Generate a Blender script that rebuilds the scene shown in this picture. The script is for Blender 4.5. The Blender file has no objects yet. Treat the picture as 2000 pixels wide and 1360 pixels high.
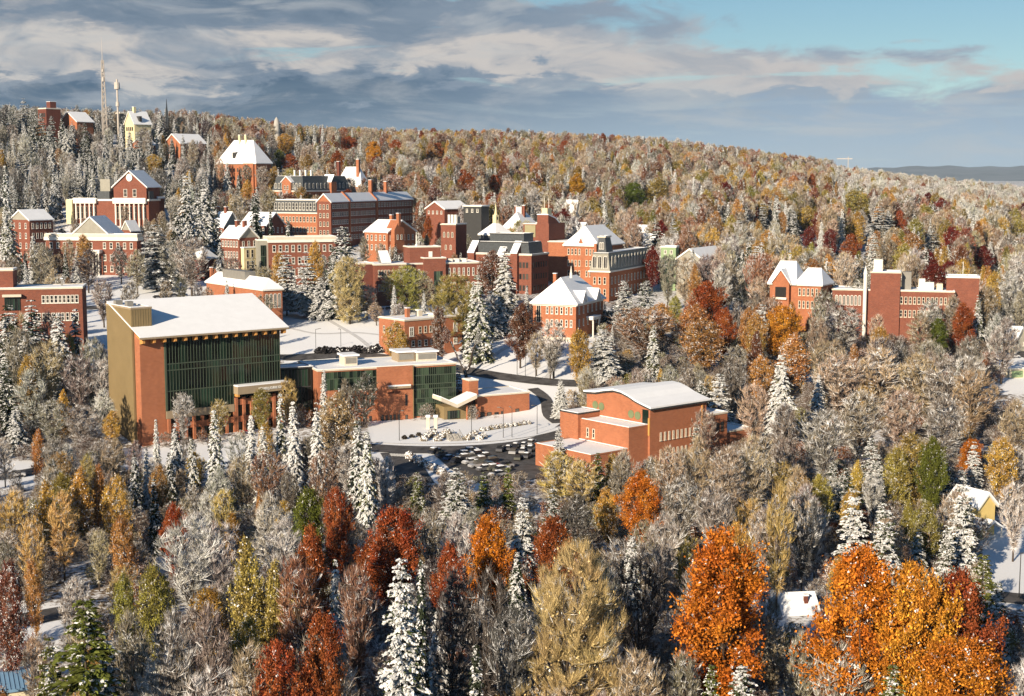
import bpy, bmesh, math, random
import numpy as np
from mathutils import Matrix, Vector
R = math.radians
scene = bpy.context.scene
# ------------------------------------------------------------------ camera, sky, sun, exposure
F = 2778.0                      # focal length in pixels of a 2000 px wide frame (50 mm on 36 mm)
EYE = 66.0                      # camera height above the valley floor
PITCH = math.atan(335.0 / F)
cp, sp = math.cos(PITCH), math.sin(PITCH)
cam_d = bpy.data.cameras.new('camera'); cam = bpy.data.objects.new('camera', cam_d)
scene.collection.objects.link(cam); scene.camera = cam
cam_d.lens = 50.0; cam_d.sensor_width = 36.0; cam_d.clip_start = 1.0; cam_d.clip_end = 80000.0
cam.location = (0, 0, EYE); cam.rotation_euler = (R(90) - PITCH, 0, 0)

SUN_AZ, SUN_EL = R(30), R(20)   # the sun stands to the left behind the camera
sun_from = Vector((-math.sin(SUN_AZ) * math.cos(SUN_EL), -math.cos(SUN_AZ) * math.cos(SUN_EL), math.sin(SUN_EL)))
sl = bpy.data.lights.new('sun', 'SUN'); sl.energy = 5.0; sl.angle = R(0.5); sl.color = (1.0, 0.845, 0.64)
so = bpy.data.objects.new('sun', sl); scene.collection.objects.link(so)
so.rotation_euler = sun_from.to_track_quat('Z', 'Y').to_euler()

world = bpy.data.worlds.new('World'); scene.world = world; world.use_nodes = True
wt = world.node_tree; wt.nodes.clear()
def wn(t, **k):
    n = wt.nodes.new(t)
    for a, b in k.items(): setattr(n, a, b)
    return n
def wm(op, a, b=None, c=None, clamp=False):
    n = wn('ShaderNodeMath', operation=op); n.use_clamp = clamp
    for i, v in enumerate((a, b, c)):
        if v is None: continue
        if isinstance(v, (int, float)): n.inputs[i].default_value = v
        else: wt.links.new(v, n.inputs[i])
    return n.outputs[0]
def wmap(v, a, b, c=0.0, d=1.0, smooth=True):
    n = wn('ShaderNodeMapRange'); n.interpolation_type = 'SMOOTHSTEP' if smooth else 'LINEAR'
    wt.links.new(v, n.inputs[0])
    for i, x in zip((1, 2, 3, 4), (a, b, c, d)): n.inputs[i].default_value = x
    return n.outputs[0]
def wmix(f, a, b):
    n = wn('ShaderNodeMix', data_type='RGBA'); 
    if isinstance(f, (int, float)): n.inputs[0].default_value = f
    else: wt.links.new(f, n.inputs[0])
    for i, v in ((6, a), (7, b)):
        if isinstance(v, tuple): n.inputs[i].default_value = v + (1,)
        else: wt.links.new(v, n.inputs[i])
    return n.outputs[2]
def wnoise(vec, scale, detail=5, rough=0.55, dist=0.0, lac=2.0):
    n = wn('ShaderNodeTexNoise'); wt.links.new(vec, n.inputs['Vector'])
    n.inputs['Scale'].default_value = scale; n.inputs['Detail'].default_value = detail
    n.inputs['Roughness'].default_value = rough; n.inputs['Distortion'].default_value = dist
    return n.outputs[0]
def wcomb(x, y, z=0.0):
    n = wn('ShaderNodeCombineXYZ')
    for i, v in enumerate((x, y, z)):
        if isinstance(v, (int, float)): n.inputs[i].default_value = v
        else: wt.links.new(v, n.inputs[i])
    return n.outputs[0]
sky = wn('ShaderNodeTexSky', sky_type='NISHITA'); sky.sun_disc = False
sky.sun_elevation = SUN_EL; sky.sun_rotation = math.pi + SUN_AZ
vadd = wn('ShaderNodeVectorMath', operation='ADD'); vadd.inputs[1].default_value = (0, 0, 0.04); vnor = wn('ShaderNodeVectorMath', operation='NORMALIZE'); wt.links.new(vadd.outputs[0], vnor.inputs[0]); wt.links.new(vnor.outputs[0], sky.inputs[0])
sky.altitude = 100; sky.air_density = 1.15; sky.dust_density = 0.05; sky.ozone_density = 2.2
tc = wn('ShaderNodeTexCoord'); wt.links.new(tc.outputs['Generated'], vadd.inputs[0]); sx = wn('ShaderNodeSeparateXYZ'); wt.links.new(tc.outputs['Generated'], sx.inputs[0])
az = wm('ARCTAN2', sx.outputs[0], sx.outputs[1]); el = wm('ARCSINE', sx.outputs[2])
U = wm('MULTIPLY', az, F / 1000); V = wm('MULTIPLY', el, F / 100)      # V: hundreds of pixels above eye level
# a bank of stratocumulus lying low over the horizon, higher to the left, open sky above and to the right
warp = wnoise(wcomb(wm('MULTIPLY', U, 1.6), wm('MULTIPLY', V, 0.55), 3.1), 1.0, 3, 0.5)
big = wnoise(wcomb(wm('MULTIPLY', U, 2.6), wm('ADD', wm('MULTIPLY', V, 0.95), wm('MULTIPLY', warp, 1.5)), 7.7), 1.0, 8, 0.56, 0.35)
fine = wnoise(wcomb(wm('MULTIPLY', U, 7.5), wm('MULTIPLY', V, 2.1), 1.3), 1.0, 8, 0.6, 0.6)
puff = wm('ADD', wm('MULTIPLY', big, 0.66), wm('MULTIPLY', fine, 0.34))            # about 0.5
top = wm('ADD', 2.0, wm('MULTIPLY', wmap(wm('COSINE', wm('ADD', az, 1.3)), 0.0, 0.53), 3.3))
edge = wm('SUBTRACT', wm('ADD', top, wm('MULTIPLY', wm('SUBTRACT', puff, 0.5), 4.6)), V)
cover = wmap(edge, -0.22, 0.30)
wisp = wnoise(wcomb(wm('MULTIPLY', U, 5.0), wm('MULTIPLY', V, 1.5), 21.0), 1.0, 7, 0.6, 0.3)
wisps = wm('MULTIPLY', wmap(wisp, 0.66, 0.76), 0.6)
gaps = wmap(wnoise(wcomb(wm('MULTIPLY', U, 2.1), wm('MULTIPLY', V, 1.9), 33.0), 1.0, 6, 0.6, 0.3), 0.60, 0.70, 0.0, 0.75)
gaps = wm('SUBTRACT', 1.0, wm('MULTIPLY', gaps, wmap(V, 1.0, 2.2)))
cover = wm('MAXIMUM', wm('MULTIPLY', cover, gaps), wisps)
lay = wm('ADD', wm('ADD', wm('ADD', V, 0.22), wm('MULTIPLY', wm('SUBTRACT', puff, 0.5), 4.2)), wm('MULTIPLY', U, 0.22))
ramp = wn('ShaderNodeValToRGB'); wt.links.new(wmap(lay, 0.0, 5.0, smooth=False), ramp.inputs[0])
ramp.color_ramp.interpolation = 'EASE'
els = ramp.color_ramp.elements
stops = [(0.0, .55), (0.10, .36), (0.17, .16), (0.30, .06), (0.35, .34), (0.41, .82), (0.50, 1.0), (0.57, .62), (0.63, .28), (0.74, .28), (0.88, .50), (1.0, .65)]
while len(els) < len(stops): els.new(0.5)
for e, (p, v) in zip(els, stops): e.position = p; e.color = (v, v, v, 1)
lit = wm('ADD', ramp.outputs[0], wm('MULTIPLY', wm('SUBTRACT', fine, 0.5), 0.75), clamp=True)
dark = wmix(wmap(U, -0.5, 0.7), (0.085, 0.145, 0.22), (0.29, 0.385, 0.50))
mid = wmix(wmap(U, -0.5, 0.7), (0.19, 0.25, 0.325), (0.31, 0.38, 0.46))
puffs = wnoise(wcomb(wm('MULTIPLY', U, 6.0), wm('MULTIPLY', V, 1.5), 11.0), 1.0, 7, 0.55, 0.9)
light = wmix(wmap(puffs, 0.28, 0.58), wmix(wmap(U, -0.5, 0.5), (0.25, 0.31, 0.38), (0.38, 0.41, 0.45)), wmix(wmap(U, -0.6, 0.8), (0.60, 0.56, 0.525), (0.53, 0.51, 0.505)))
ccol = wmix(wmap(lit, 0.40, 0.95), wmix(wmap(lit, 0.0, 0.42), dark, mid), light)
low = wm('MULTIPLY', wmap(V, 0.0, 2.0, 0.62, 0.0), wmap(U, -0.75, 0.3, 0.25, 1.0))                                                # paler towards the horizon
streak = wm('MULTIPLY', wmap(wnoise(wcomb(wm('MULTIPLY', U, 1.8), wm('MULTIPLY', V, 2.6), 33.0), 1.0, 6, 0.6, 0.4), 0.53, 0.68), wmap(V, 0.3, 2.0, 0.75, 0.0))
ccol = wmix(low, ccol, (0.47, 0.59, 0.67))
ccol = wmix(streak, ccol, (0.47, 0.55, 0.58))
lump = wnoise(wcomb(wm('MULTIPLY', U, 4.2), wm('MULTIPLY', V, 1.7), 51.0), 1.0, 7, 0.58, 0.5)
ccol = wmix(wm('MULTIPLY', wmap(lump, 0.48, 0.70), 0.55), ccol, (0.50, 0.52, 0.53))
bg1 = wn('ShaderNodeBackground'); hsv = wn('ShaderNodeHueSaturation'); hsv.inputs['Saturation'].default_value = 1.22; wt.links.new(sky.outputs[0], hsv.inputs['Color']); wt.links.new(hsv.outputs[0], bg1.inputs[0]); bg1.inputs[1].default_value = 0.055
bg2 = wn('ShaderNodeBackground'); wt.links.new(ccol, bg2.inputs[0]); bg2.inputs[1].default_value = 0.66
mx = wn('ShaderNodeMixShader'); wt.links.new(cover, mx.inputs[0]); wt.links.new(bg1.outputs[0], mx.inputs[1]); wt.links.new(bg2.outputs[0], mx.inputs[2])
wo = wn('ShaderNodeOutputWorld'); wt.links.new(mx.outputs[0], wo.inputs[0])
vs = scene.view_settings; vs.view_transform = 'Standard'; vs.look = 'None'; vs.exposure = 0.66; vs.gamma = 1.0
scene.render.engine = 'CYCLES'; scene.cycles.max_bounces = 5; scene.cycles.diffuse_bounces = 2; scene.cycles.glossy_bounces = 2
scene.cycles.transmission_bounces = 2; scene.cycles.transparent_max_bounces = 4; scene.cycles.use_denoising = True; scene.cycles.denoiser = 'OPENIMAGEDENOISE'; scene.cycles.denoising_input_passes = 'RGB_ALBEDO_NORMAL'; scene.cycles.denoising_prefilter = 'ACCURATE'

# ------------------------------------------------------------------ pixel <-> world (plain survey arithmetic)
def proj(X, Y, Z):
    z = Z - EYE; d = Y * cp - z * sp
    return 1000 + F * X / d, 680 - F * (Y * sp + z * cp) / d
def z_at(py, Y):
    k = (680 - py) / F
    return EYE + Y * (k * cp - sp) / (cp + k * sp)
def x_at(px, Y, Z):
    return (px - 1000) / F * (Y * cp - (Z - EYE) * sp)
# ground heights: columns by bearing (pixel), rows by distance
GC = np.array([-1200, 0, 350, 650, 1000, 1300, 1500, 1750, 2000, 3200.])
GY = np.array([-400, 345, 385, 420, 450, 500, 540, 620, 700, 760, 850, 1000, 1200, 1400, 1600, 2000, 2600, 3500, 24000.])
GZ = np.array([
 [0]*10,
 [0]*10,
 [9, 9, 3, 1, .5, .5, 0, 0, 0, 0],
 [13, 13, 8, 6, 6, 5, 4, 3, 2, 2],
 [15, 15, 12, 10.5, 10.5, 9, 7, 5, 4, 4],
 [17, 17, 16, 16, 15.5, 13, 11, 9.5, 7, 6],
 [18, 18, 18.5, 18.5, 18, 15.5, 13, 12, 8, 7],
 [23, 24, 23.5, 23, 22.5, 19, 17, 15, 10, 8],
 [33, 35, 33, 29, 28, 24, 21, 18, 12, 9],
 [43, 45, 44, 36, 33, 28, 25, 20, 13, 10],
 [62, 62, 58, 48, 41, 34, 30, 23, 15, 11],
 [92, 94, 86, 68, 56, 47, 41, 30, 19, 13],
 [104, 104, 100, 84, 74, 66, 55, 40, 26, 17],
 [104, 104, 102, 90, 89, 81, 66, 48, 32, 20],
 [96, 96, 96, 88, 90, 84, 70, 52, 37, 22],
 [80, 80, 80, 74, 74, 68, 58, 44, 30, 22],
 [50, 50, 50, 50, 50, 46, 40, 34, 30, 30],
 [30, 30, 30, 30, 30, 30, 28, 26, 24, 24],
 [0]*10], dtype=float)
def ground(X, Y):
    X = np.asarray(X, float); Y = np.asarray(Y, float)
    col = np.clip(1000 + F * X / np.maximum(Y, 150.0), GC[0], GC[-1] - 1e-6)
    Yc = np.clip(Y, GY[0], GY[-1] - 1e-6)
    i = np.clip(np.searchsorted(GC, col, side='right') - 1, 0, len(GC) - 2)
    j = np.clip(np.searchsorted(GY, Yc, side='right') - 1, 0, len(GY) - 2)
    a = (col - GC[i]) / (GC[i + 1] - GC[i]); b = (Yc - GY[j]) / (GY[j + 1] - GY[j])
    return (GZ[j, i] * (1 - a) + GZ[j, i + 1] * a) * (1 - b) + (GZ[j + 1, i] * (1 - a) + GZ[j + 1, i + 1] * a) * b
def gnd(X, Y): return float(ground(X, Y))
_YS = np.arange(120, 3000, 1.0)
def on_ground(px, py):
    """the point of the ground seen at a pixel"""
    k = (680 - py) / F; Z = EYE + _YS * (k * cp - sp) / (cp + k * sp); X = (px - 1000) / F * (_YS * cp - (Z - EYE) * sp)
    i = int(np.argmax(Z <= ground(X, _YS))); Xi, Yi = float(X[i]), float(_YS[i])
    return Xi, Yi, gnd(Xi, Yi)
# ------------------------------------------------------------------ materials
MATS = {}
def nodes_of(name):
    m = bpy.data.materials.new(name); m.use_nodes = True
    t = m.node_tree; b = t.nodes['Principled BSDF']
    MATS[name] = m
    return m, t, b
def simple(name, col, rough=0.8, var=0.12, scale=0.6, spec=0.2, metal=0.0, bump=0.0, col2=None, per_obj=0.0):
    m, t, b = nodes_of(name)
    b.inputs['Roughness'].default_value = rough; b.inputs['Specular IOR Level'].default_value = spec; b.inputs['Metallic'].default_value = metal
    tcn = t.nodes.new('ShaderNodeTexCoord'); nz = t.nodes.new('ShaderNodeTexNoise')
    nz.inputs['Scale'].default_value = scale; nz.inputs['Detail'].default_value = 6; nz.inputs['Roughness'].default_value = 0.65
    t.links.new(tcn.outputs['Object'], nz.inputs['Vector'])
    rm = t.nodes.new('ShaderNodeMapRange'); rm.inputs[1].default_value = 0.3; rm.inputs[2].default_value = 0.7
    t.links.new(nz.outputs[0], rm.inputs[0])
    mix = t.nodes.new('ShaderNodeMix'); mix.data_type = 'RGBA'
    c2 = col2 or tuple(min(1, c * (1 + var)) for c in col); c1 = col if col2 else tuple(c * (1 - var) for c in col)
    mix.inputs[6].default_value = (*c1, 1); mix.inputs[7].default_value = (*c2, 1)
    t.links.new(rm.outputs[0], mix.inputs[0])
    out = mix.outputs[2]
    if per_obj:
        oi = t.nodes.new('ShaderNodeObjectInfo'); hs = t.nodes.new('ShaderNodeHueSaturation')
        mr = t.nodes.new('ShaderNodeMapRange'); mr.inputs[3].default_value = 1 - per_obj; mr.inputs[4].default_value = 1 + per_obj
        t.links.new(oi.outputs['Random'], mr.inputs[0]); t.links.new(mr.outputs[0], hs.inputs['Value']); t.links.new(out, hs.inputs['Color'])
        out = hs.outputs[0]
    t.links.new(out, b.inputs['Base Color'])
    if bump:
        bp = t.nodes.new('ShaderNodeBump'); bp.inputs['Strength'].default_value = bump; bp.inputs['Distance'].default_value = 0.2
        t.links.new(nz.outputs[0], bp.inputs['Height']); t.links.new(bp.outputs[0], b.inputs['Normal'])
    return m
def brick_mat(name, c1, c2, mortar):
    m, t, b = nodes_of(name); b.inputs['Roughness'].default_value = 0.9; b.inputs['Specular IOR Level'].default_value = 0.1
    tcn = t.nodes.new('ShaderNodeTexCoord'); sep = t.nodes.new('ShaderNodeSeparateXYZ'); t.links.new(tcn.outputs['Object'], sep.inputs[0])
    ad = t.nodes.new('ShaderNodeMath'); ad.operation = 'ADD'; t.links.new(sep.outputs[0], ad.inputs[0]); t.links.new(sep.outputs[1], ad.inputs[1])
    cb = t.nodes.new('ShaderNodeCombineXYZ'); t.links.new(ad.outputs[0], cb.inputs[0]); t.links.new(sep.outputs[2], cb.inputs[1])
    br = t.nodes.new('ShaderNodeTexBrick'); t.links.new(cb.outputs[0], br.inputs['Vector'])
    br.inputs['Scale'].default_value = 1.0; br.inputs['Brick Width'].default_value = 0.6; br.inputs['Row Height'].default_value = 0.24
    br.inputs['Mortar Size'].default_value = 0.018; br.inputs['Color1'].default_value = (*c1, 1); br.inputs['Color2'].default_value = (*c2, 1); br.inputs['Mortar'].default_value = (*mortar, 1)
    nz = t.nodes.new('ShaderNodeTexNoise'); nz.inputs['Scale'].default_value = 0.35; nz.inputs['Detail'].default_value = 7; nz.inputs['Roughness'].default_value = 0.7
    t.links.new(tcn.outputs['Object'], nz.inputs['Vector'])
    mr = t.nodes.new('ShaderNodeMapRange'); mr.inputs[1].default_value = 0.3; mr.inputs[2].default_value = 0.7; mr.inputs[3].default_value = 0.88; mr.inputs[4].default_value = 1.10
    t.links.new(nz.outputs[0], mr.inputs[0])
    hs = t.nodes.new('ShaderNodeHueSaturation'); t.links.new(br.outputs[0], hs.inputs['Color']); t.links.new(mr.outputs[0], hs.inputs['Value'])
    t.links.new(hs.outputs[0], b.inputs['Base Color'])
    return m
def glass_mat(name, col, bright, rough=0.06):
    m, t, b = nodes_of(name); b.inputs['Roughness'].default_value = rough; b.inputs['Specular IOR Level'].default_value = 0.35
    oi = t.nodes.new('ShaderNodeObjectInfo'); cr = t.nodes.new('ShaderNodeValToRGB')
    e = cr.color_ramp.elements; e[0].position = 0.35; e[0].color = (*col, 1); e[1].position = 1.0; e[1].color = (*bright, 1)
    t.links.new(oi.outputs['Random'], cr.inputs[0]); t.links.new(cr.outputs[0], b.inputs['Base Color'])
    return m
brick_mat('brick_orange', (.39, .135, .066), (.31, .105, .054), (.40, .23, .14))
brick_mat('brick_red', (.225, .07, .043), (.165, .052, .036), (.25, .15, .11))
brick_mat('brick_dark', (.15, .045, .032), (.12, .038, .028), (.18, .10, .08))
simple('tan_metal', (.235, .175, .09), 0.6, 0.07, 0.3)
simple('tan_band', (.32, .25, .17), 0.6, 0.07, 0.3)
simple('wood_soffit', (.55, .27, .08), 0.6, 0.15, 0.8)
simple('snow', (.86, .87, .89), 0.7, 0.035, 0.25, 0.15, bump=0.06)
simple('roof_snow', (.86, .87, .89), 0.7, 0.04, 0.35, 0.15, bump=0.06)
simple('stone_trim', (.60, .53, .43), 0.8, 0.1)
simple('white_trim', (.74, .71, .64), 0.6, 0.06)
simple('cream_paint', (.70, .60, .36), 0.7, 0.06)
simple('yellow_siding', (.62, .47, .18), 0.7, 0.06)
simple('pale_siding', (.66, .58, .42), 0.7, 0.06)
simple('green_panel', (.24, .33, .18), 0.6, 0.06)
simple('slate', (.065, .072, .078), 0.55, 0.25, 1.2)
simple('slate_roof', (.20, .20, .19), 0.6, 0.25, 0.8)
simple('grey_stucco', (.30, .285, .24), 0.8, 0.1)
simple('dark_metal', (.045, .045, .045), 0.5, 0.1)
simple('grey_metal', (.22, .21, .19), 0.5, 0.1)
simple('mullion_metal', (.065, .085, .06), 0.5, 0.1)
simple('copper', (.30, .27, .16), 0.6, 0.1)
simple('steel_blue', (.17, .30, .45), 0.4, 0.05)
simple('asphalt', (.045, .041, .040), 0.85, 0.25, 0.35, col2=(.13, .125, .125))
simple('vent_green', (.16, .19, .10), 0.6, 0.1)
simple('concrete', (.42, .40, .37), 0.9, 0.1, 0.5)
simple('mast_paint', (.50, .45, .40), 0.6, 0.1)
simple('tyre', (.02, .02, .02), 0.8, 0.1)
simple('lettering_white', (.8, .8, .78), 0.6, 0.02)
simple('lettering_dark', (.10, .03, .02), 0.6, 0.02)
simple('red_paint', (.55, .03, .03), 0.5, 0.05)
glass_mat('curtain_glass', (.009, .015, .012), (.070, .11, .068))
glass_mat('curtain_glass_dark', (.006, .009, .008), (.026, .055, .036))
glass_mat('window_glass', (.018, .018, .020), (.11, .10, .085), 0.1)
for i, c in enumerate([(.02, .022, .03), (.10, .10, .11), (.35, .35, .36), (.03, .06, .14), (.25, .03, .02), (.12, .12, .10)]):
    simple('car_paint_%d' % i, c, 0.3, 0.03, spec=0.5)

def snowy_ground():
    m, t, b = nodes_of('snowy_ground'); b.inputs['Roughness'].default_value = 0.75; b.inputs['Specular IOR Level'].default_value = 0.1
    g = t.nodes.new('ShaderNodeNewGeometry')
    n1 = t.nodes.new('ShaderNodeTexNoise'); n1.inputs['Scale'].default_value = 0.9; n1.inputs['Detail'].default_value = 8; n1.inputs['Roughness'].default_value = 0.7
    n2 = t.nodes.new('ShaderNodeTexNoise'); n2.inputs['Scale'].default_value = 0.03; n2.inputs['Detail'].default_value = 5
    for n in (n1, n2): t.links.new(g.outputs['Position'], n.inputs['Vector'])
    a = t.nodes.new('ShaderNodeMath'); a.operation = 'MULTIPLY_ADD'; t.links.new(n2.outputs[0], a.inputs[0]); a.inputs[1].default_value = 0.5; t.links.new(n1.outputs[0], a.inputs[2])
    at = t.nodes.new('ShaderNodeAttribute'); at.attribute_name = 'wood'           # forest floor: leaf litter breaks the snow
    s = t.nodes.new('ShaderNodeMath'); s.operation = 'MULTIPLY_ADD'; t.links.new(at.outputs['Fac'], s.inputs[0]); s.inputs[1].default_value = 0.26; t.links.new(a.outputs[0], s.inputs[2])
    mr = t.nodes.new('ShaderNodeMapRange'); mr.inputs[1].default_value = 0.95; mr.inputs[2].default_value = 1.08; t.links.new(s.outputs[0], mr.inputs[0])
    mx_ = t.nodes.new('ShaderNodeMix'); mx_.data_type = 'RGBA'; mx_.inputs[6].default_value = (.86, .87, .89, 1); mx_.inputs[7].default_value = (.17, .12, .075, 1)
    t.links.new(mr.outputs[0], mx_.inputs[0]); t.links.new(mx_.outputs[2], b.inputs['Base Color'])
    bp = t.nodes.new('ShaderNodeBump'); bp.inputs['Strength'].default_value = 0.12; bp.inputs['Distance'].default_value = 0.4
    t.links.new(n1.outputs[0], bp.inputs['Height']); t.links.new(bp.outputs[0], b.inputs['Normal'])
snowy_ground()

def foliage(name, far):
    """leaves, needles or twigs: the object's own colour, hue drifting from clump to clump, snow lying on upper sides"""
    m = bpy.data.materials.new(name); m.use_nodes = True; MATS[name] = m
    t = m.node_tree; t.nodes.clear(); N = t.nodes.new; L = t.links.new
    def mth(op, a, b=None, c=None):
        n = N('ShaderNodeMath'); n.operation = op
        for i, v in enumerate((a, b, c)):
            if v is None: continue
            if isinstance(v, (int, float)): n.inputs[i].default_value = v
            else: L(v, n.inputs[i])
        return n.outputs[0]
    if far:
        ta = N('ShaderNodeAttribute'); ta.attribute_type = 'INSTANCER'; ta.attribute_name = 'tint'; col, amount = ta.outputs['Color'], ta.outputs['Alpha']
        sa = N('ShaderNodeAttribute'); sa.attribute_type = 'INSTANCER'; sa.attribute_name = 'frost'; amount = sa.outputs['Fac']
    else:
        oi = N('ShaderNodeObjectInfo'); col, amount = oi.outputs['Color'], oi.outputs['Alpha']
    fa = N('ShaderNodeAttribute'); fa.attribute_name = 'rnd'; rnd = fa.outputs['Fac']
    g = N('ShaderNodeNewGeometry'); sz = N('ShaderNodeSeparateXYZ'); L(g.outputs['Normal'], sz.inputs[0])
    tcn = N('ShaderNodeTexCoord'); nz = N('ShaderNodeTexNoise'); nz.inputs['Scale'].default_value = 0.23; nz.inputs['Detail'].default_value = 3
    L(tcn.outputs['Object'], nz.inputs['Vector'])
    hs = N('ShaderNodeHueSaturation'); L(col, hs.inputs['Color'])
    L(mth('MULTIPLY_ADD', mth('SUBTRACT', nz.outputs[0], 0.5), 0.06, 0.5), hs.inputs['Hue'])
    L(mth('MULTIPLY_ADD', mth('POWER', rnd, 1.5), 1.05, mth('MULTIPLY_ADD', nz.outputs[0], 0.9, -0.08)), hs.inputs['Value'])
    r2 = mth('FRACT', mth('MULTIPLY', rnd, 17.31))
    up = mth('MULTIPLY_ADD', sz.outputs[2], 0.9, 0.25)
    n3 = N('ShaderNodeTexNoise'); n3.inputs['Scale'].default_value = 0.8; n3.inputs['Detail'].default_value = 2; L(tcn.outputs['Object'], n3.inputs['Vector'])   # snow lies in clumps
    key = mth('MULTIPLY_ADD', r2, 0.45, mth('MULTIPLY_ADD', n3.outputs[0], 2.2, -0.80))
    sn = mth('LESS_THAN', key, mth('MULTIPLY', amount, up))
    mx_ = N('ShaderNodeMix'); mx_.data_type = 'RGBA'; L(sn, mx_.inputs[0]); L(hs.outputs[0], mx_.inputs[6]); mx_.inputs[7].default_value = (.86, .86, .86, 1)
    d = N('ShaderNodeBsdfDiffuse'); tr = N('ShaderNodeBsdfTranslucent'); L(mx_.outputs[2], d.inputs[0]); L(mx_.outputs[2], tr.inputs[0])
    ms = N('ShaderNodeMixShader'); ms.inputs[0].default_value = 0.10; L(d.outputs[0], ms.inputs[1]); L(tr.outputs[0], ms.inputs[2])
    o = N('ShaderNodeOutputMaterial'); L(ms.outputs[0], o.inputs[0])
foliage('foliage', False); foliage('foliage_far', True)
def bark(name):
    m, t, b = nodes_of(name); b.inputs['Roughness'].default_value = 0.9; b.inputs['Specular IOR Level'].default_value = 0.05
    g = t.nodes.new('ShaderNodeNewGeometry'); nz = t.nodes.new('ShaderNodeTexNoise'); nz.inputs['Scale'].default_value = 2.0; nz.inputs['Detail'].default_value = 5
    tcn = t.nodes.new('ShaderNodeTexCoord'); t.links.new(tcn.outputs['Object'], nz.inputs['Vector'])
    sz = t.nodes.new('ShaderNodeSeparateXYZ'); t.links.new(g.outputs['Normal'], sz.inputs[0])
    a = t.nodes.new('ShaderNodeMath'); a.operation = 'ADD'; t.links.new(sz.outputs[2], a.inputs[0]); t.links.new(nz.outputs[0], a.inputs[1])
    mr = t.nodes.new('ShaderNodeMapRange'); mr.inputs[1].default_value = 0.80; mr.inputs[2].default_value = 0.95; t.links.new(a.outputs[0], mr.inputs[0])
    mx_ = t.nodes.new('ShaderNodeMix'); mx_.data_type = 'RGBA'; mx_.inputs[6].default_value = (.075, .058, .046, 1); mx_.inputs[7].default_value = (.85, .86, .88, 1)
    t.links.new(mr.outputs[0], mx_.inputs[0]); t.links.new(mx_.outputs[2], b.inputs['Base Color'])
bark('bark')

# ------------------------------------------------------------------ object helpers
ROOT = scene.collection
def link(name, data, parent=None, loc=None, rz=0.0):
    o = bpy.data.objects.new(name, data); ROOT.objects.link(o)
    if parent is not None: o.parent = parent
    if loc is not None: o.location = loc
    if rz: o.rotation_euler = (0, 0, rz)
    return o
def tag(o, label=None, cat=None, group=None, kind=None):
    if label: o['label'] = label
    if cat: o['category'] = cat
    if group: o['group'] = group
    if kind: o['kind'] = kind
    return o
def mesh_np(name, verts, faces, mats, mat_idx=None, smooth=False, rnd=None):
    """faces: array (n,4) or (n,3) or a list of either"""
    me = bpy.data.meshes.new(name)
    if not isinstance(faces, list): faces = [faces]
    faces = [np.asarray(f, np.int32) for f in faces if len(f)]
    verts = np.asarray(verts, np.float32)
    me.vertices.add(len(verts)); me.vertices.foreach_set('co', verts.ravel())
    loops = np.concatenate([f.ravel() for f in faces]); tot = np.concatenate([np.full(len(f), f.shape[1], np.int32) for f in faces])
    me.loops.add(len(loops)); me.loops.foreach_set('vertex_index', loops)
    me.polygons.add(len(tot)); me.polygons.foreach_set('loop_start', np.concatenate([[0], np.cumsum(tot)[:-1]]).astype(np.int32))
    for m in mats: me.materials.append(MATS[m])
    if mat_idx is not None: me.polygons.foreach_set('material_index', np.asarray(mat_idx, np.int32))
    if smooth: me.polygons.foreach_set('use_smooth', np.ones(len(tot), bool))
    if rnd is not None:
        a = me.attributes.new('rnd', 'FLOAT', 'FACE'); a.data.foreach_set('value', np.asarray(rnd, np.float32))
    me.update(calc_edges=True)
    return me
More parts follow.
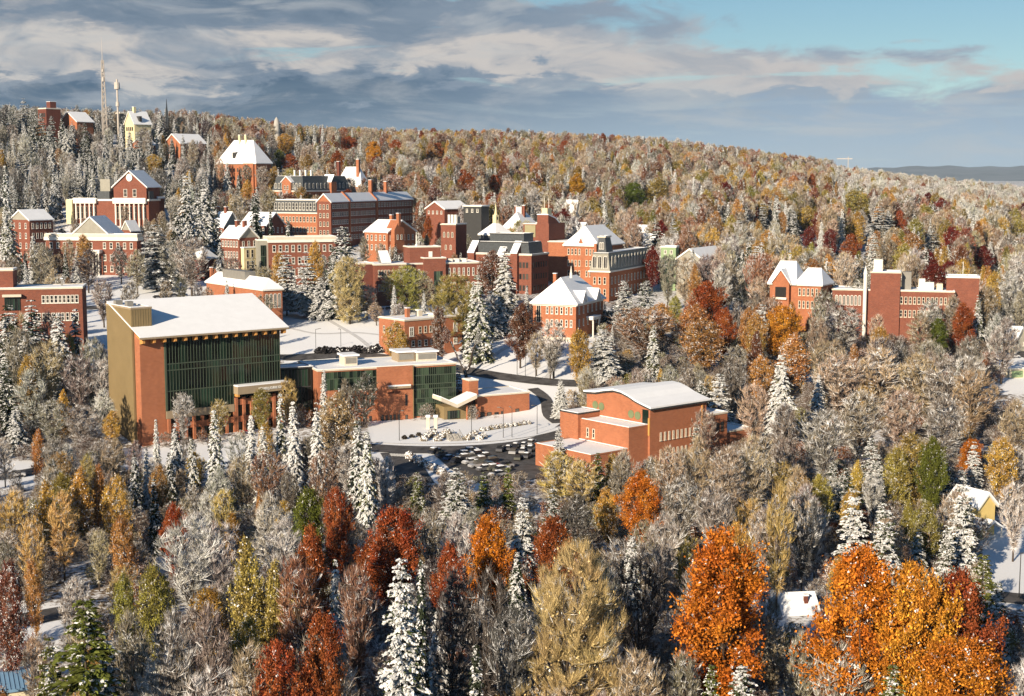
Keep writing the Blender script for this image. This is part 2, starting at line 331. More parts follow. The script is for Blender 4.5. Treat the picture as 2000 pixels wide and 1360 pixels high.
class MB:
    """collects boxes, prisms and polygons; build() links them as one mesh object"""
    def __init__(s): s.v = []; s.f = []; s.m = []
    def poly(s, pts, faces, m=0):
        k = len(s.v); s.v += [tuple(p) for p in pts]
        for f in faces: s.f.append([k + i for i in f]); s.m.append(m)
        return s
    def box(s, x0, x1, y0, y1, z0, z1, m=0):
        return s.poly([(x0, y0, z0), (x1, y0, z0), (x1, y1, z0), (x0, y1, z0), (x0, y0, z1), (x1, y0, z1), (x1, y1, z1), (x0, y1, z1)],
                      [(0, 3, 2, 1), (4, 5, 6, 7), (0, 1, 5, 4), (1, 2, 6, 5), (2, 3, 7, 6), (3, 0, 4, 7)], m)
    def extr(s, poly, axis, a, b, m=0):
        """polygon of (p, z) extruded along x or y from a to b"""
        n = len(poly)
        if axis == 'y': P = [(p, a, z) for p, z in poly] + [(p, b, z) for p, z in poly]
        else: P = [(a, p, z) for p, z in poly] + [(b, p, z) for p, z in poly]
        fs = [tuple(range(n)), tuple(range(2 * n - 1, n - 1, -1))] + [(i, i + n, (i + 1) % n + n, (i + 1) % n) for i in range(n)]
        return s.poly(P, fs, m)
    def cyl(s, x, y, z0, z1, r0, r1=None, n=8, m=0):
        r1 = r0 if r1 is None else r1
        P = [(x + r0 * math.cos(2 * math.pi * i / n), y + r0 * math.sin(2 * math.pi * i / n), z0) for i in range(n)] + \
            [(x + r1 * math.cos(2 * math.pi * i / n), y + r1 * math.sin(2 * math.pi * i / n), z1) for i in range(n)]
        return s.poly(P, [tuple(range(n - 1, -1, -1)), tuple(range(n, 2 * n))] + [(i, (i + 1) % n, (i + 1) % n + n, i + n) for i in range(n)], m)
    def bar(s, p, q, r, m=0):
        p = Vector(p); q = Vector(q); d = (q - p).normalized(); a = d.orthogonal().normalized() * r; b = d.cross(a)
        P = [p + a + b, p - a + b, p - a - b, p + a - b, q + a + b, q - a + b, q - a - b, q + a - b]
        return s.poly([tuple(x) for x in P], [(0, 1, 2, 3), (7, 6, 5, 4), (0, 4, 5, 1), (1, 5, 6, 2), (2, 6, 7, 3), (3, 7, 4, 0)], m)
    def mesh(s, name, mats):
        me = bpy.data.meshes.new(name); me.from_pydata(s.v, [], s.f)
        for m in (mats if isinstance(mats, (list, tuple)) else [mats]): me.materials.append(MATS[m])
        me.polygons.foreach_set('material_index', s.m)
        bm = bmesh.new(); bm.from_mesh(me); bmesh.ops.recalc_face_normals(bm, faces=bm.faces); bm.to_mesh(me); bm.free()
        return me
    def build(s, name, mats, parent=None, loc=None, rz=0.0):
        return link(name, s.mesh(name, mats), parent, loc, rz)
def copy_tree(o, parent=None):
    c = o.copy(); ROOT.objects.link(c); c.parent = parent
    for ch in o.children: copy_tree(ch, c)
    return c
# ------------------------------------------------------------------ tree shapes (20 m tall, standing at the origin)
def tubes(p0, p1, r0, r1, n):
    p0, p1, r0, r1 = map(np.asarray, (p0, p1, r0, r1))
    d = p1 - p0; d = d / np.maximum(np.linalg.norm(d, axis=1, keepdims=True), 1e-6)
    ref = np.where(np.abs(d[:, 2:3]) > 0.9, np.array([[1., 0, 0]]), np.array([[0., 0, 1]]))
    a = np.cross(d, ref); a /= np.linalg.norm(a, axis=1, keepdims=True); b = np.cross(d, a)
    ang = np.arange(n) * 2 * np.pi / n
    ring = np.cos(ang)[None, :, None] * a[:, None] + np.sin(ang)[None, :, None] * b[:, None]
    v = np.concatenate([p0[:, None] + ring * r0[:, None, None], p1[:, None] + ring * r1[:, None, None]], 1)   # (k, 2n, 3)
    k = len(p0); base = (np.arange(k) * 2 * n)[:, None, None]
    i = np.arange(n); q = np.stack([i, (i + 1) % n, (i + 1) % n + n, i + n], 1)[None]
    return v.reshape(-1, 3), (base + q).reshape(-1, 4)
PROF = {   # crown radius by height fraction
 'oval':   ([0, .16, .3, .5, .7, .85, .95, 1], [0, .10, .62, .98, 1.0, .80, .45, .10]),
 'round':  ([0, .14, .25, .4, .6, .8, .93, 1], [0, .2, .75, .95, 1.0, .88, .55, .12]),
 'vase':   ([0, .15, .3, .5, .7, .86, .96, 1], [0, .05, .35, .72, .95, 1.0, .75, .2]),
 'column': ([0, .12, .25, .45, .7, .88, 1], [0, .45, .9, 1.0, .8, .45, .08]),
 'full':   ([0, .04, .12, .4, .7, .86, .95, 1], [0, .6, .9, 1.0, 1.0, .86, .62, .2])}
def curve_pts(a, b, n, up, rng, wob=0.04):
    t = np.linspace(0, 1, n + 1)[:, None]
    L = np.linalg.norm(b - a); mid = (a + b) / 2 + np.array([0, 0, up * L])
    p = (1 - t) ** 2 * a + 2 * t * (1 - t) * mid + t ** 2 * b
    p[1:-1] += rng.normal(0, wob * L / n, p[1:-1].shape)
    return p
def deciduous(seed, prof='oval', rad=4.6, leaves=0, leaf_size=0.42, twigs=9, n2=80, n3=620, twig_len=1.0, droop=0.0, lump=0.25, low=0.15, twig_w=0.035, r2=.05, r3=.028, arch=.08):
    """returns (trunk verts, faces), (crown verts, [quads, tris], rnd)"""
    rng = np.random.default_rng(seed); H = 20.0
    ph = rng.uniform(0, 6.28, 6); bend = rng.normal(0, .5, 2)
    def radius(h, az):
        r = np.interp(h, *PROF[prof])
        l = 1 + lump * (np.sin(2 * az + ph[0] + 5 * h) * .5 + np.sin(3 * az + ph[1] - 9 * h) * .4 + np.sin(5 * az + ph[2] + 13 * h) * .35)
        return rad * r * l
    def sample(n, shell, lo=low):
        h = np.clip(lo + (1 - lo) * rng.beta(1.5, 1.25, n), 0, .995); az = rng.uniform(0, 2 * np.pi, n)
        q = np.maximum(rng.uniform(0, 1, n) ** .5, shell * rng.uniform(.8, 1.0, n)); r = radius(h, az) * q
        return np.stack([r * np.cos(az) + bend[0] * h, r * np.sin(az) + bend[1] * h, h * H * rng.uniform(.93, 1.0, n)], 1)
    axis = lambda h: np.stack([bend[0] * h / H * .6, bend[1] * h / H * .6, h], -1)
    segs = []   # p0 p1 r0 r1 level
    fork = .62 if prof in ('column', 'oval') else .45
    hs = np.linspace(0, fork * H, 6); tr = axis(hs); r_tr = np.linspace(.34, .17, 6)
    T0, T1 = [tr[:-1]], [tr[1:]]; TR0, TR1 = [r_tr[:-1]], [r_tr[1:]]
    limb_pts = [tr[2:]]
    tips = sample(11, .7, max(low, .45))
    for e in tips:
        s = axis(np.array(min(rng.uniform(.18, 1.0) * fork * H, max(e[2] * .62, 1.0)))); p = curve_pts(s, e, 6, .10, rng)
        rr = np.linspace(.13, .035, 7); T0.append(p[:-1]); T1.append(p[1:]); TR0.append(rr[:-1]); TR1.append(rr[1:]); limb_pts.append(p[1:])
    limb = np.concatenate(limb_pts)
    def attach(ends, nodes, k, r0, r1, up):
        A0, A1, B0, B1, pts = [], [], [], [], []
        for e in ends:
            d = nodes - e; cost = np.linalg.norm(d, axis=1) + np.where(d[:, 2] > -.3, 5.0, 0)
            p = curve_pts(nodes[np.argmin(cost)], e, k, up, rng, .08); rr = np.linspace(r0, r1, k + 1)
            A0.append(p[:-1]); A1.append(p[1:]); B0.append(rr[:-1]); B1.append(rr[1:]); pts.append(p[1:])
        return np.concatenate(A0), np.concatenate(A1), np.concatenate(B0), np.concatenate(B1), np.concatenate(pts)
    a2 = attach(sample(n2, .45), limb, 4, r2, r3 * 1.1, arch)
    a3 = attach(sample(n3, .62), np.concatenate([limb, a2[4]]), 3, r3, r3 * .5, arch)
    tv, tf = tubes(np.concatenate(T0), np.concatenate(T1), np.concatenate(TR0), np.concatenate(TR1), 5)
    cv, cf = tubes(np.concatenate([a2[0], a3[0]]), np.concatenate([a2[1], a3[1]]), np.concatenate([a2[2], a3[2]]) , np.concatenate([a2[3], a3[3]]), 3)
    # twigs: slender triangles leaving the last branches
    base = np.concatenate([a3[0], a3[1]]); k = len(a3[0]) * twigs
    i = rng.integers(0, len(a3[0]), k); u = rng.uniform(0, 1, (k, 1)); b = a3[0][i] * (1 - u) + a3[1][i] * u
    out = b - np.array([0, 0, H * .35]); out /= np.linalg.norm(out, axis=1, keepdims=True)
    along = a3[1][i] - a3[0][i]; along /= np.maximum(np.linalg.norm(along, axis=1, keepdims=True), 1e-6); dr = out * .35 + along * .6 + rng.normal(0, .36, (k, 3)) + np.array([0, 0, .40 - droop]); dr /= np.linalg.norm(dr, axis=1, keepdims=True)
    ln = twig_len * rng.uniform(.5, 1.3, (k, 1)); side = np.cross(dr, rng.normal(0, 1, (k, 3))); side /= np.linalg.norm(side, axis=1, keepdims=True); side *= twig_w
    tw = np.stack([b - side, b + side, b + dr * ln], 1).reshape(-1, 3)
    ntw = k; nb = len(cv); tris = nb + np.arange(ntw * 3).reshape(-1, 3)
    V = [cv, tw]; quads = [cf]
    rnd = [rng.uniform(0, 1, len(cf)) * .5]; rnd_t = rng.uniform(0, 1, ntw)
    if leaves:
        i = rng.integers(0, len(a3[1]), leaves); c = a3[1][i] * .5 + a3[0][i] * .5 + rng.normal(0, .42, (leaves, 3))
        n = rng.normal(0, 1, (leaves, 3)) + np.array([0, -.1, .55]); n /= np.linalg.norm(n, axis=1, keepdims=True)
        a = np.cross(n, rng.normal(0, 1, (leaves, 3))); a /= np.linalg.norm(a, axis=1, keepdims=True); bb = np.cross(n, a)
        s = leaf_size * rng.uniform(.55, 1.2, (leaves, 1)) * .5
        lv = np.stack([c - a * s * 1.25, c - bb * s * .8, c + a * s * 1.25, c + bb * s * .8 + n * s * .3], 1).reshape(-1, 3)
        quads.append(nb + ntw * 3 + np.arange(leaves * 4).reshape(-1, 4)); V.append(lv); rnd.append(rng.uniform(0, 1, leaves))
    return (tv, tf), (np.concatenate(V), [np.concatenate(quads), tris], np.concatenate(rnd + [rnd_t]))
def conifer(seed, rad=3.0, whorls=44, per=8, droop=1.0, gap=0.0, tuft=1.0, start=.05, power=.85):
    rng = np.random.default_rng(seed); H = 20.0
    hs = np.linspace(0, H * .985, 9); ax = np.stack([hs * rng.normal(0, .006), hs * rng.normal(0, .006), hs], 1); rr = np.linspace(.26, .03, 9)
    tv, tf = tubes(ax[:-1], ax[1:], rr[:-1], rr[1:], 6)
    P, Q, W, N = [], [], [], []; bp0, bp1, br = [], [], []
    for k in range(whorls):
        h = start + (1 - start) * (k + rng.uniform(-.4, .4)) / whorls
        h = min(max(h, start), .99); z = h * H; L0 = rad * (1 - h) ** power + .22
        if gap and rng.uniform() < gap: continue
        m = max(4, int(per * (0.45 + 0.55 * (1 - h)))); a0 = rng.uniform(0, 6.28)
        for j in range(m):
            L = L0 * rng.uniform(.68, 1.15); az = a0 + 2 * np.pi * j / m + rng.normal(0, .18)
            d = np.array([math.cos(az), math.sin(az), 0]); sd = np.array([-d[1], d[0], 0]); ns = max(3, int(3 + L * 3.0))
            s = np.linspace(.12, 1, ns)[:, None]; dz = L * (.20 * s - .50 * s ** 2 * droop * (1.15 - .5 * h))
            zj = z + rng.normal(0, .3) * H / whorls * (1 - h); pt = np.array([0, 0, zj]) + d * L * s + np.array([0, 0, 1]) * dz
            bp0.append(np.concatenate([[[0, 0, zj]], pt[:-1]])); bp1.append(pt); br.append(np.full(ns, .022))
            for sg in (-1, -.5, 0, .5, 1):
                ang = sg * rng.uniform(.5, 1.0, (ns, 1)); dr = d * np.cos(ang) + sd * np.sin(ang); dr = dr + np.array([0, 0, -.42 * droop]) + rng.normal(0, .16, (ns, 3))
                ln = (.24 * L * (1.25 - s * .75) + .30) * tuft * rng.uniform(.7, 1.25, (ns, 1))
                P.append(pt); Q.append(pt + dr * ln); W.append(ln * .24 + .04)
    P, Q, W = np.concatenate(P), np.concatenate(Q), np.concatenate(W); k = len(P)
    dr = Q - P; up = rng.normal(0, .38, (k, 3)) + np.array([0, 0, 1.0]); sd = np.cross(dr, up); sd /= np.maximum(np.linalg.norm(sd, axis=1, keepdims=True), 1e-6)
    mid = P * .45 + Q * .55
    lv = np.stack([P, mid - sd * W, Q, mid + sd * W + np.array([0, 0, .03])], 1).reshape(-1, 3)
    cv, cf = tubes(np.concatenate(bp0), np.concatenate(bp1), np.concatenate(br), np.concatenate(br), 3)
    return (tv, tf), (np.concatenate([cv, lv]), [np.concatenate([cf, len(cv) + np.arange(k * 4).reshape(-1, 4)])], np.concatenate([rng.uniform(0, .3, len(cf)), rng.uniform(0, 1, k)]))
SHAPES = {}      # kind -> list of (trunk mesh, crown mesh, far mesh)
FAR = bpy.data.collections.new('woodland_shapes'); FAR_INDEX = {}
def register(kind, data, far=True):
    (tv, tf), (cv, cfs, rnd) = data
    tm = mesh_np(kind + '_trunk', tv, tf, ['bark'], smooth=True); cm = mesh_np(kind + '_crown', cv, cfs, ['foliage'], rnd=rnd)
    SHAPES.setdefault(kind, []).append((tm, cm))
    if far:
        nf = len(tf); fs = [np.asarray(tf)] + [np.asarray(f) + len(tv) for f in cfs]
        me = mesh_np(kind + '_far', np.concatenate([tv, cv]), fs, ['bark', 'foliage_far'], mat_idx=[0] * nf + [1] * sum(len(f) for f in cfs), rnd=np.concatenate([np.zeros(nf), rnd]))
        o = bpy.data.objects.new('w%03d' % len(FAR.objects), me); FAR.objects.link(o)
        FAR_INDEX.setdefault(kind, []).append(len(FAR.objects) - 1)
for s in range(5): register('bare', deciduous(10 + s, ['oval', 'vase', 'vase', 'oval', 'vase'][s], [3.9, 4.6, 4.0, 4.4, 5.0][s], twigs=6, n2=70, n3=300, twig_len=1.5, twig_w=.05, r2=.10, r3=.065, arch=-.06, lump=.35))
for s in range(3): register('oak', deciduous(20 + s, ['round', 'oval', 'round'][s], [5.6, 5.0, 5.2][s], leaves=24000, twigs=6, n2=60, n3=300, leaf_size=.28, lump=.5, r2=.09, r3=.05, arch=-.02))
for s in range(3): register('autumn', deciduous(30 + s, ['column', 'oval', 'oval'][s], [3.2, 4.2, 4.6][s], leaves=6500, twigs=6, n3=420, leaf_size=.31, r2=.08, r3=.05, arch=-.04, lump=.35))
for s in range(2): register('willow', deciduous(40 + s, 'full', 5.2, leaves=2500, twigs=22, n3=600, twig_len=1.25, droop=-.2, leaf_size=.24, low=.04, twig_w=.018, r2=.07, r3=.035, arch=-.05, lump=.4), far=False)
for s in range(4): register('spruce', conifer(50 + s, [2.4, 2.9, 3.4, 2.1][s], 46, 8, [1.35, 1.15, 1.25, 1.5][s], .06))
for s in range(3): register('pine', conifer(60 + s, [4.6, 4.2, 5.0][s], 32, 10, .6, .15, .95, .10, .62))
for s in range(2): register('bush', deciduous(70 + s, 'full', 9.0, twigs=6, n2=50, n3=240, twig_len=2.4, low=.05, twig_w=.07))
for s in range(1): register('leafy_bush', deciduous(75 + s, 'full', 9.0, leaves=1500, twigs=5, n2=40, n3=200, twig_len=2.0, low=.05, twig_w=.07, leaf_size=.9))
# tints (linear base colour) and snow share, by look
LOOK = {
 'bare':      ('bare', (0.338, 0.292, 0.235), 0.74), 'bare_tan': ('bare', (0.502, 0.397, 0.269), 0.61), 'bare_dark': ('bare', (0.150, 0.130, 0.121), 0.61), 'bare_frost': ('bare', (0.502, 0.467, 0.403), 1.33), 'bare_gold': ('bare', (0.627, 0.455, 0.175), 0.55),  # bare_dark: darker tint, in places standing for bare trees in shade
 'bare_rust': ('bare', (0.376, 0.202, 0.127), 0.61),
 'oak_orange': ('oak', (0.560, 0.190, 0.028), 0.10), 'oak_rust': ('oak', (0.340, 0.095, 0.034), 0.12), 'oak_brown': ('oak', (0.200, 0.090, 0.055), 0.48), 'oak_red': ('oak', (0.170, 0.032, 0.024), 0.18), 'oak_gold': ('oak', (0.570, 0.270, 0.035), 0.10),
 'gold': ('autumn', (0.550, 0.341, 0.083), 0.35), 'orange': ('autumn', (0.506, 0.259, 0.088), 0.37), 'olive': ('autumn', (0.374, 0.308, 0.083), 0.33), 'rust': ('autumn', (0.308, 0.127, 0.072), 0.35), 'green': ('oak', (0.130, 0.150, 0.030), 0.12), 'tan_leaf': ('autumn', (0.418, 0.275, 0.143), 0.51),
 'willow': ('willow', (0.616, 0.484, 0.220), 0.40), 'willow_green': ('willow', (0.440, 0.385, 0.110), 0.37),
 'spruce': ('spruce', (0.050, 0.062, 0.034), 0.65), 'spruce_frost': ('spruce', (0.170, 0.170, 0.080), 0.84), 'spruce_dark': ('spruce', (0.030, 0.042, 0.026), 0.43), 'pine': ('pine', (0.060, 0.075, 0.036), 0.67), 'pine_green': ('pine', (0.130, 0.150, 0.035), 0.32), 'pine_snow': ('pine', (0.080, 0.095, 0.045), 0.86)}
WORDS = {'bare': 'bare grey frosted tree', 'bare_tan': 'bare tan-twigged tree', 'bare_dark': 'dark bare tree', 'bare_frost': 'white frosted bare tree', 'bare_gold': 'bare golden-twigged tree', 'bare_rust': 'bare russet-twigged tree',
 'oak_orange': 'bright orange oak', 'oak_rust': 'rust-red oak', 'oak_brown': 'snow-speckled brown oak', 'oak_red': 'deep red tree', 'oak_gold': 'golden orange oak', 'gold': 'golden autumn tree', 'orange': 'orange autumn tree', 'olive': 'olive-yellow tree', 'rust': 'thin rust-leaved tree', 'green': 'leafy green tree', 'tan_leaf': 'tan-leaved tree',
 'willow': 'broad yellow willow', 'willow_green': 'yellow-green willow', 'spruce': 'snow-laden spruce', 'spruce_frost': 'white-frosted spruce', 'spruce_dark': 'dark green spruce', 'pine': 'snowy broad pine', 'pine_green': 'green pine', 'pine_snow': 'pine heavy with snow'}
# ------------------------------------------------------------------ ground, roads, lawns
def inside(poly, x, y):
    x = np.asarray(x); y = np.asarray(y); r = np.zeros(x.shape, bool); n = len(poly)
    for i in range(n):
        x0, y0 = poly[i]; x1, y1 = poly[(i + 1) % n]
        c = (y0 > y) != (y1 > y)
        r ^= c & (x < (x1 - x0) * (y - y0) / ((y1 - y0) if y1 != y0 else 1e-9) + x0)
    return r
def gpoly(pts): return [on_ground(*p)[:2] for p in pts]
OPEN = [gpoly(p) for p in (
  [(545, 598), (650, 590), (745, 606), (745, 700), (545, 702)],            # snow field behind the glass hall
  [(560, 690), (900, 690), (900, 730), (560, 740)],
  [(880, 660), (1010, 640), (1190, 660), (1130, 775), (1095, 830), (1030, 830), (880, 760)],
  [(720, 825), (1100, 815), (1100, 890), (1050, 935), (1000, 945), (770, 945), (720, 900)],
  [(160, 530), (420, 530), (420, 600), (160, 640)],
  [(160, 595), (215, 590), (222, 740), (165, 720)],
  [(-60, 900), (120, 905), (120, 950), (-60, 955)],
  [(230, 880), (560, 860), (560, 925), (230, 940)],
  [(-60, 1190), (190, 1180), (160, 1240), (-60, 1255)],
  [(1910, 1040), (2100, 1030), (2100, 1190), (1940, 1180)],
  [(1930, 655), (2100, 660), (2100, 775), (1960, 770)],
  [(690, 590), (1000, 590), (1000, 640), (690, 625)])]
def is_open(X, Y):
    r = np.zeros(np.shape(X), bool)
    for p in OPEN: r |= inside(p, X, Y)
    return r
ys = np.concatenate([np.arange(-300, 120, 20), np.arange(120, 700, 4.0), np.arange(700, 1700, 14.0), np.geomspace(1700, 24000, 30)])
us = np.concatenate([np.linspace(-1200, -60, 16)[:-1], np.linspace(-60, 2060, 300), np.linspace(2060, 3200, 16)[1:]])
UU, YY = np.meshgrid((us - 1000) / F, ys); XX = UU * np.maximum(YY, 150.0)
ZZ = ground(XX, YY); nx, ny = len(us), len(ys)
bumpy = .25 * np.sin(XX * .31 + YY * .17) * np.sin(YY * .23 - XX * .11)
wood = 1.0 - is_open(XX, YY)
ZZ = ZZ + bumpy * wood * (YY > 130) - .05
idx = np.arange(nx * ny).reshape(ny, nx)
quads = np.stack([idx[:-1, :-1], idx[:-1, 1:], idx[1:, 1:], idx[1:, :-1]], -1).reshape(-1, 4)
me = mesh_np('ground', np.stack([XX, YY, ZZ], -1).reshape(-1, 3), quads, ['snowy_ground'], smooth=True)
at = me.attributes.new('wood', 'FLOAT', 'POINT'); at.data.foreach_set('value', wood.ravel().astype(np.float32))
tag(link('ground', me), kind='structure')
# far blue hills beyond the valley on the right
def hill(name, x0, x1, Y, prof, depth, mat):
    n = 60; V_, Fc = [], []
    xs = np.linspace(x0, x1, n)
    for j, (dy, k) in enumerate(((0, 0.0), (depth * .25, .55), (depth * .5, 1.0), (depth * .75, .8), (depth, 0.0))):
        for i, x in enumerate(xs):
            h = np.interp(i / (n - 1), *prof) * k * (1 + .05 * math.sin(i * 1.7 + j) + .04 * math.sin(i * .61 + 2 * j))
            V_.append((x, Y + dy, h))
    for j in range(4):
        for i in range(n - 1): Fc.append((j * n + i, j * n + i + 1, (j + 1) * n + i + 1, (j + 1) * n + i))
    return tag(link(name, mesh_np(name, V_, np.array(Fc), [mat], smooth=True)), kind='structure')
simple('far_forest', (.13, .14, .15), 0.9, 0.35, 0.002)
hill('hills', 3600, 12500, 18500, ([0, .12, .2, .4, .6, .85, 1], [60, 150, 205, 215, 195, 200, 90]), 4500, 'far_forest')

def strip(name, pts, width, mat, lift, pix=True, kind='structure', parent=None):
    P = [Vector(on_ground(*p)[:2]) if pix else Vector(p) for p in pts]
    fine_ = []
    for a, b in zip(P[:-1], P[1:]):
        k = max(1, int((b - a).length / 3.0))
        for i in range(k): fine_.append(a.lerp(b, i / k))
    fine_.append(P[-1])
    for _ in range(4): fine_ = [fine_[0]] + [(fine_[i - 1] + fine_[i] * 2 + fine_[i + 1]) / 4 for i in range(1, len(fine_) - 1)] + [fine_[-1]]
    V_, Fc = [], []
    for i, p in enumerate(fine_):
        d = (fine_[min(i + 1, len(fine_) - 1)] - fine_[max(i - 1, 0)]).normalized(); nrm = Vector((-d.y, d.x)) * width / 2
        for s in (-1, 0, 1):
            q = p + nrm * s; V_.append((q.x, q.y, gnd(q.x, q.y) + lift))
    for i in range(len(fine_) - 1):
        for s in (0, 1): Fc.append((i * 3 + s, i * 3 + s + 1, (i + 1) * 3 + s + 1, (i + 1) * 3 + s))
    o = link(name, mesh_np(name, V_, np.array(Fc), [mat]), parent)
    return tag(o, kind=kind) if kind else o
def area(name, pts, mat, lift):
    P = [on_ground(*p) for p in pts]
    o = link(name, mesh_np(name, [(x, y, z + lift) for x, y, z in P], [np.array([list(range(len(P)))])], [mat]))
    return tag(o, kind='structure')
strip('road', [(700, 875), (760, 879), (850, 881), (950, 878), (1040, 868), (1100, 850), (1130, 828)], 9.0, 'asphalt', .06)
strip('access_road', [(775, 885), (800, 925), (830, 975), (850, 1010)], 8.0, 'asphalt', .075)
area('parking_lot', [(838, 880), (1060, 872), (1062, 935), (1000, 945), (935, 945), (880, 918)], 'asphalt', .085)
strip('pavement', [(700, 862), (760, 866), (850, 868), (950, 864), (1040, 853), (1100, 836)], 2.6, 'snow', .13)
strip('campus_road', [(540, 700), (600, 700), (660, 692), (740, 698), (800, 706), (890, 722), (980, 738), (1060, 747), (1120, 752), (1180, 748)], 7.0, 'asphalt', .12)
strip('path', [(1040, 760), (1062, 772), (1072, 792), (1066, 806), (1090, 828)], 3.5, 'asphalt', .12)
strip('upper_road', [(160, 602), (260, 600), (330, 590), (400, 584), (470, 580)], 9.0, 'asphalt', .12)
strip('side_road', [(-80, 945), (0, 933), (90, 918), (170, 900), (240, 890)], 7.0, 'asphalt', .06)
strip('lower_road', [(-80, 1240), (0, 1222), (90, 1205), (180, 1190)], 6.5, 'asphalt', .06)
strip('house_road', [(1940, 1165), (2000, 1172), (2090, 1180)], 6.0, 'asphalt', .06)
strip('slope_path', [(1700, 905), (1800, 872), (1860, 850), (1930, 830), (2010, 812)], 5.0, 'snow', .25)
strip('east_road', [(1905, 655), (1950, 676), (2000, 694), (2080, 712)], 8.0, 'asphalt', .1)
simple('trodden_snow', (.60, .60, .61), 0.8, 0.12, 0.8, bump=0.1)
for pts in ([(745, 700), (700, 660), (640, 625), (590, 606)], [(905, 735), (960, 700), (1000, 672), (1030, 662)], [(1062, 748), (1085, 715), (1120, 690)], [(180, 585), (240, 560), (300, 548), (380, 545)], [(560, 640), (620, 655), (690, 648), (742, 655)]): strip('trodden_path', pts, 1.6, 'trodden_snow', .03)
# painted crossing
cr = link('crosswalk', None); tag(cr, kind='structure')
ca, cb_ = Vector(on_ground(762, 890)), Vector(on_ground(796, 892))
for i in range(6):
    p = ca.lerp(cb_, (i + .5) / 6)
    MB().box(-.32, .32, -1.6, 1.6, 0, .004).build('painted_stripe', 'white_trim', cr, (p.x, p.y, p.z + .095), R(12))
# ------------------------------------------------------------------ buildings
FOOT = []
WIN = {}
def win_mesh(w, h, style, far):
    key = (round(w, 2), round(h, 2), style, far)
    if key in WIN: return WIN[key]
    m = MB(); p = MB(); fr = {'white': 'white_trim', 'cream': 'stone_trim', 'slit': 'dark_metal', 'dark': 'dark_metal', 'arch': 'white_trim', 'archdark': 'stone_trim', 'big': 'white_trim'}[style]
    t = .09 if style in ('slit', 'dark') else (.16 if style != 'big' else .3)
    if style in ('arch', 'archdark'):
        n = 8; arc = [(-w / 2 * math.cos(math.pi * i / n), h / 2 - w / 2 + w / 2 * math.sin(math.pi * i / n)) for i in range(n + 1)]
        out = [(-w / 2, -h / 2)] + arc + [(w / 2, -h / 2)]
        inn = [(x * (1 - 2 * t / w), -h / 2 + t if z == -h / 2 else z - t * (z - (h / 2 - w / 2)) / (w / 2)) for x, z in out]
        p.extr(inn, 'y', -.05, -.01, 1 if far else 0)
        k = len(out)
        P = [(x, -.12, z) for x, z in out] + [(x, -.12, z) for x, z in inn] + [(x, 0, z) for x, z in out]
        m.poly(P, [(i, (i + 1) % k, (i + 1) % k + k, i + k) for i in range(k)] + [(i, i + 2 * k, (i + 1) % k + 2 * k, (i + 1) % k) for i in range(k)])
        m.box(-.05, .05, -.10, -.055, -h / 2 + t, h / 2 - t)
    else:
        p.box(-w / 2 + t * .9, w / 2 - t * .9, -.05, -.005, -h / 2 + t * .9, h / 2 - t * .9, 1 if far else 0)
        m.box(-w / 2, -w / 2 + t, -.12, 0, -h / 2, h / 2).box(w / 2 - t, w / 2, -.12, 0, -h / 2, h / 2)
        m.box(-w / 2 + t, w / 2 - t, -.12, 0, h / 2 - t, h / 2).box(-w / 2 + t, w / 2 - t, -.12, 0, -h / 2, -h / 2 + t)
        if style in ('white', 'cream', 'big'): m.box(-w / 2 + t, w / 2 - t, -.10, -.055, -.06, .06); m.box(-w / 2 - .1, w / 2 + .1, -.24, -.0, -h / 2 - .14, -h / 2 - .002)
        if style == 'big': m.box(-.06, .06, -.099, -.056, -h / 2 + t, h / 2 - t)
    if far:
        k = len(m.v); m.v += p.v; m.f += [[i + k for i in f] for f in p.f]; m.m += p.m
        r = (m.mesh('window', [fr, 'window_glass']), None)
    else: r = (m.mesh('window', fr), p.mesh('pane', 'window_glass'))
    WIN[key] = r
    return r
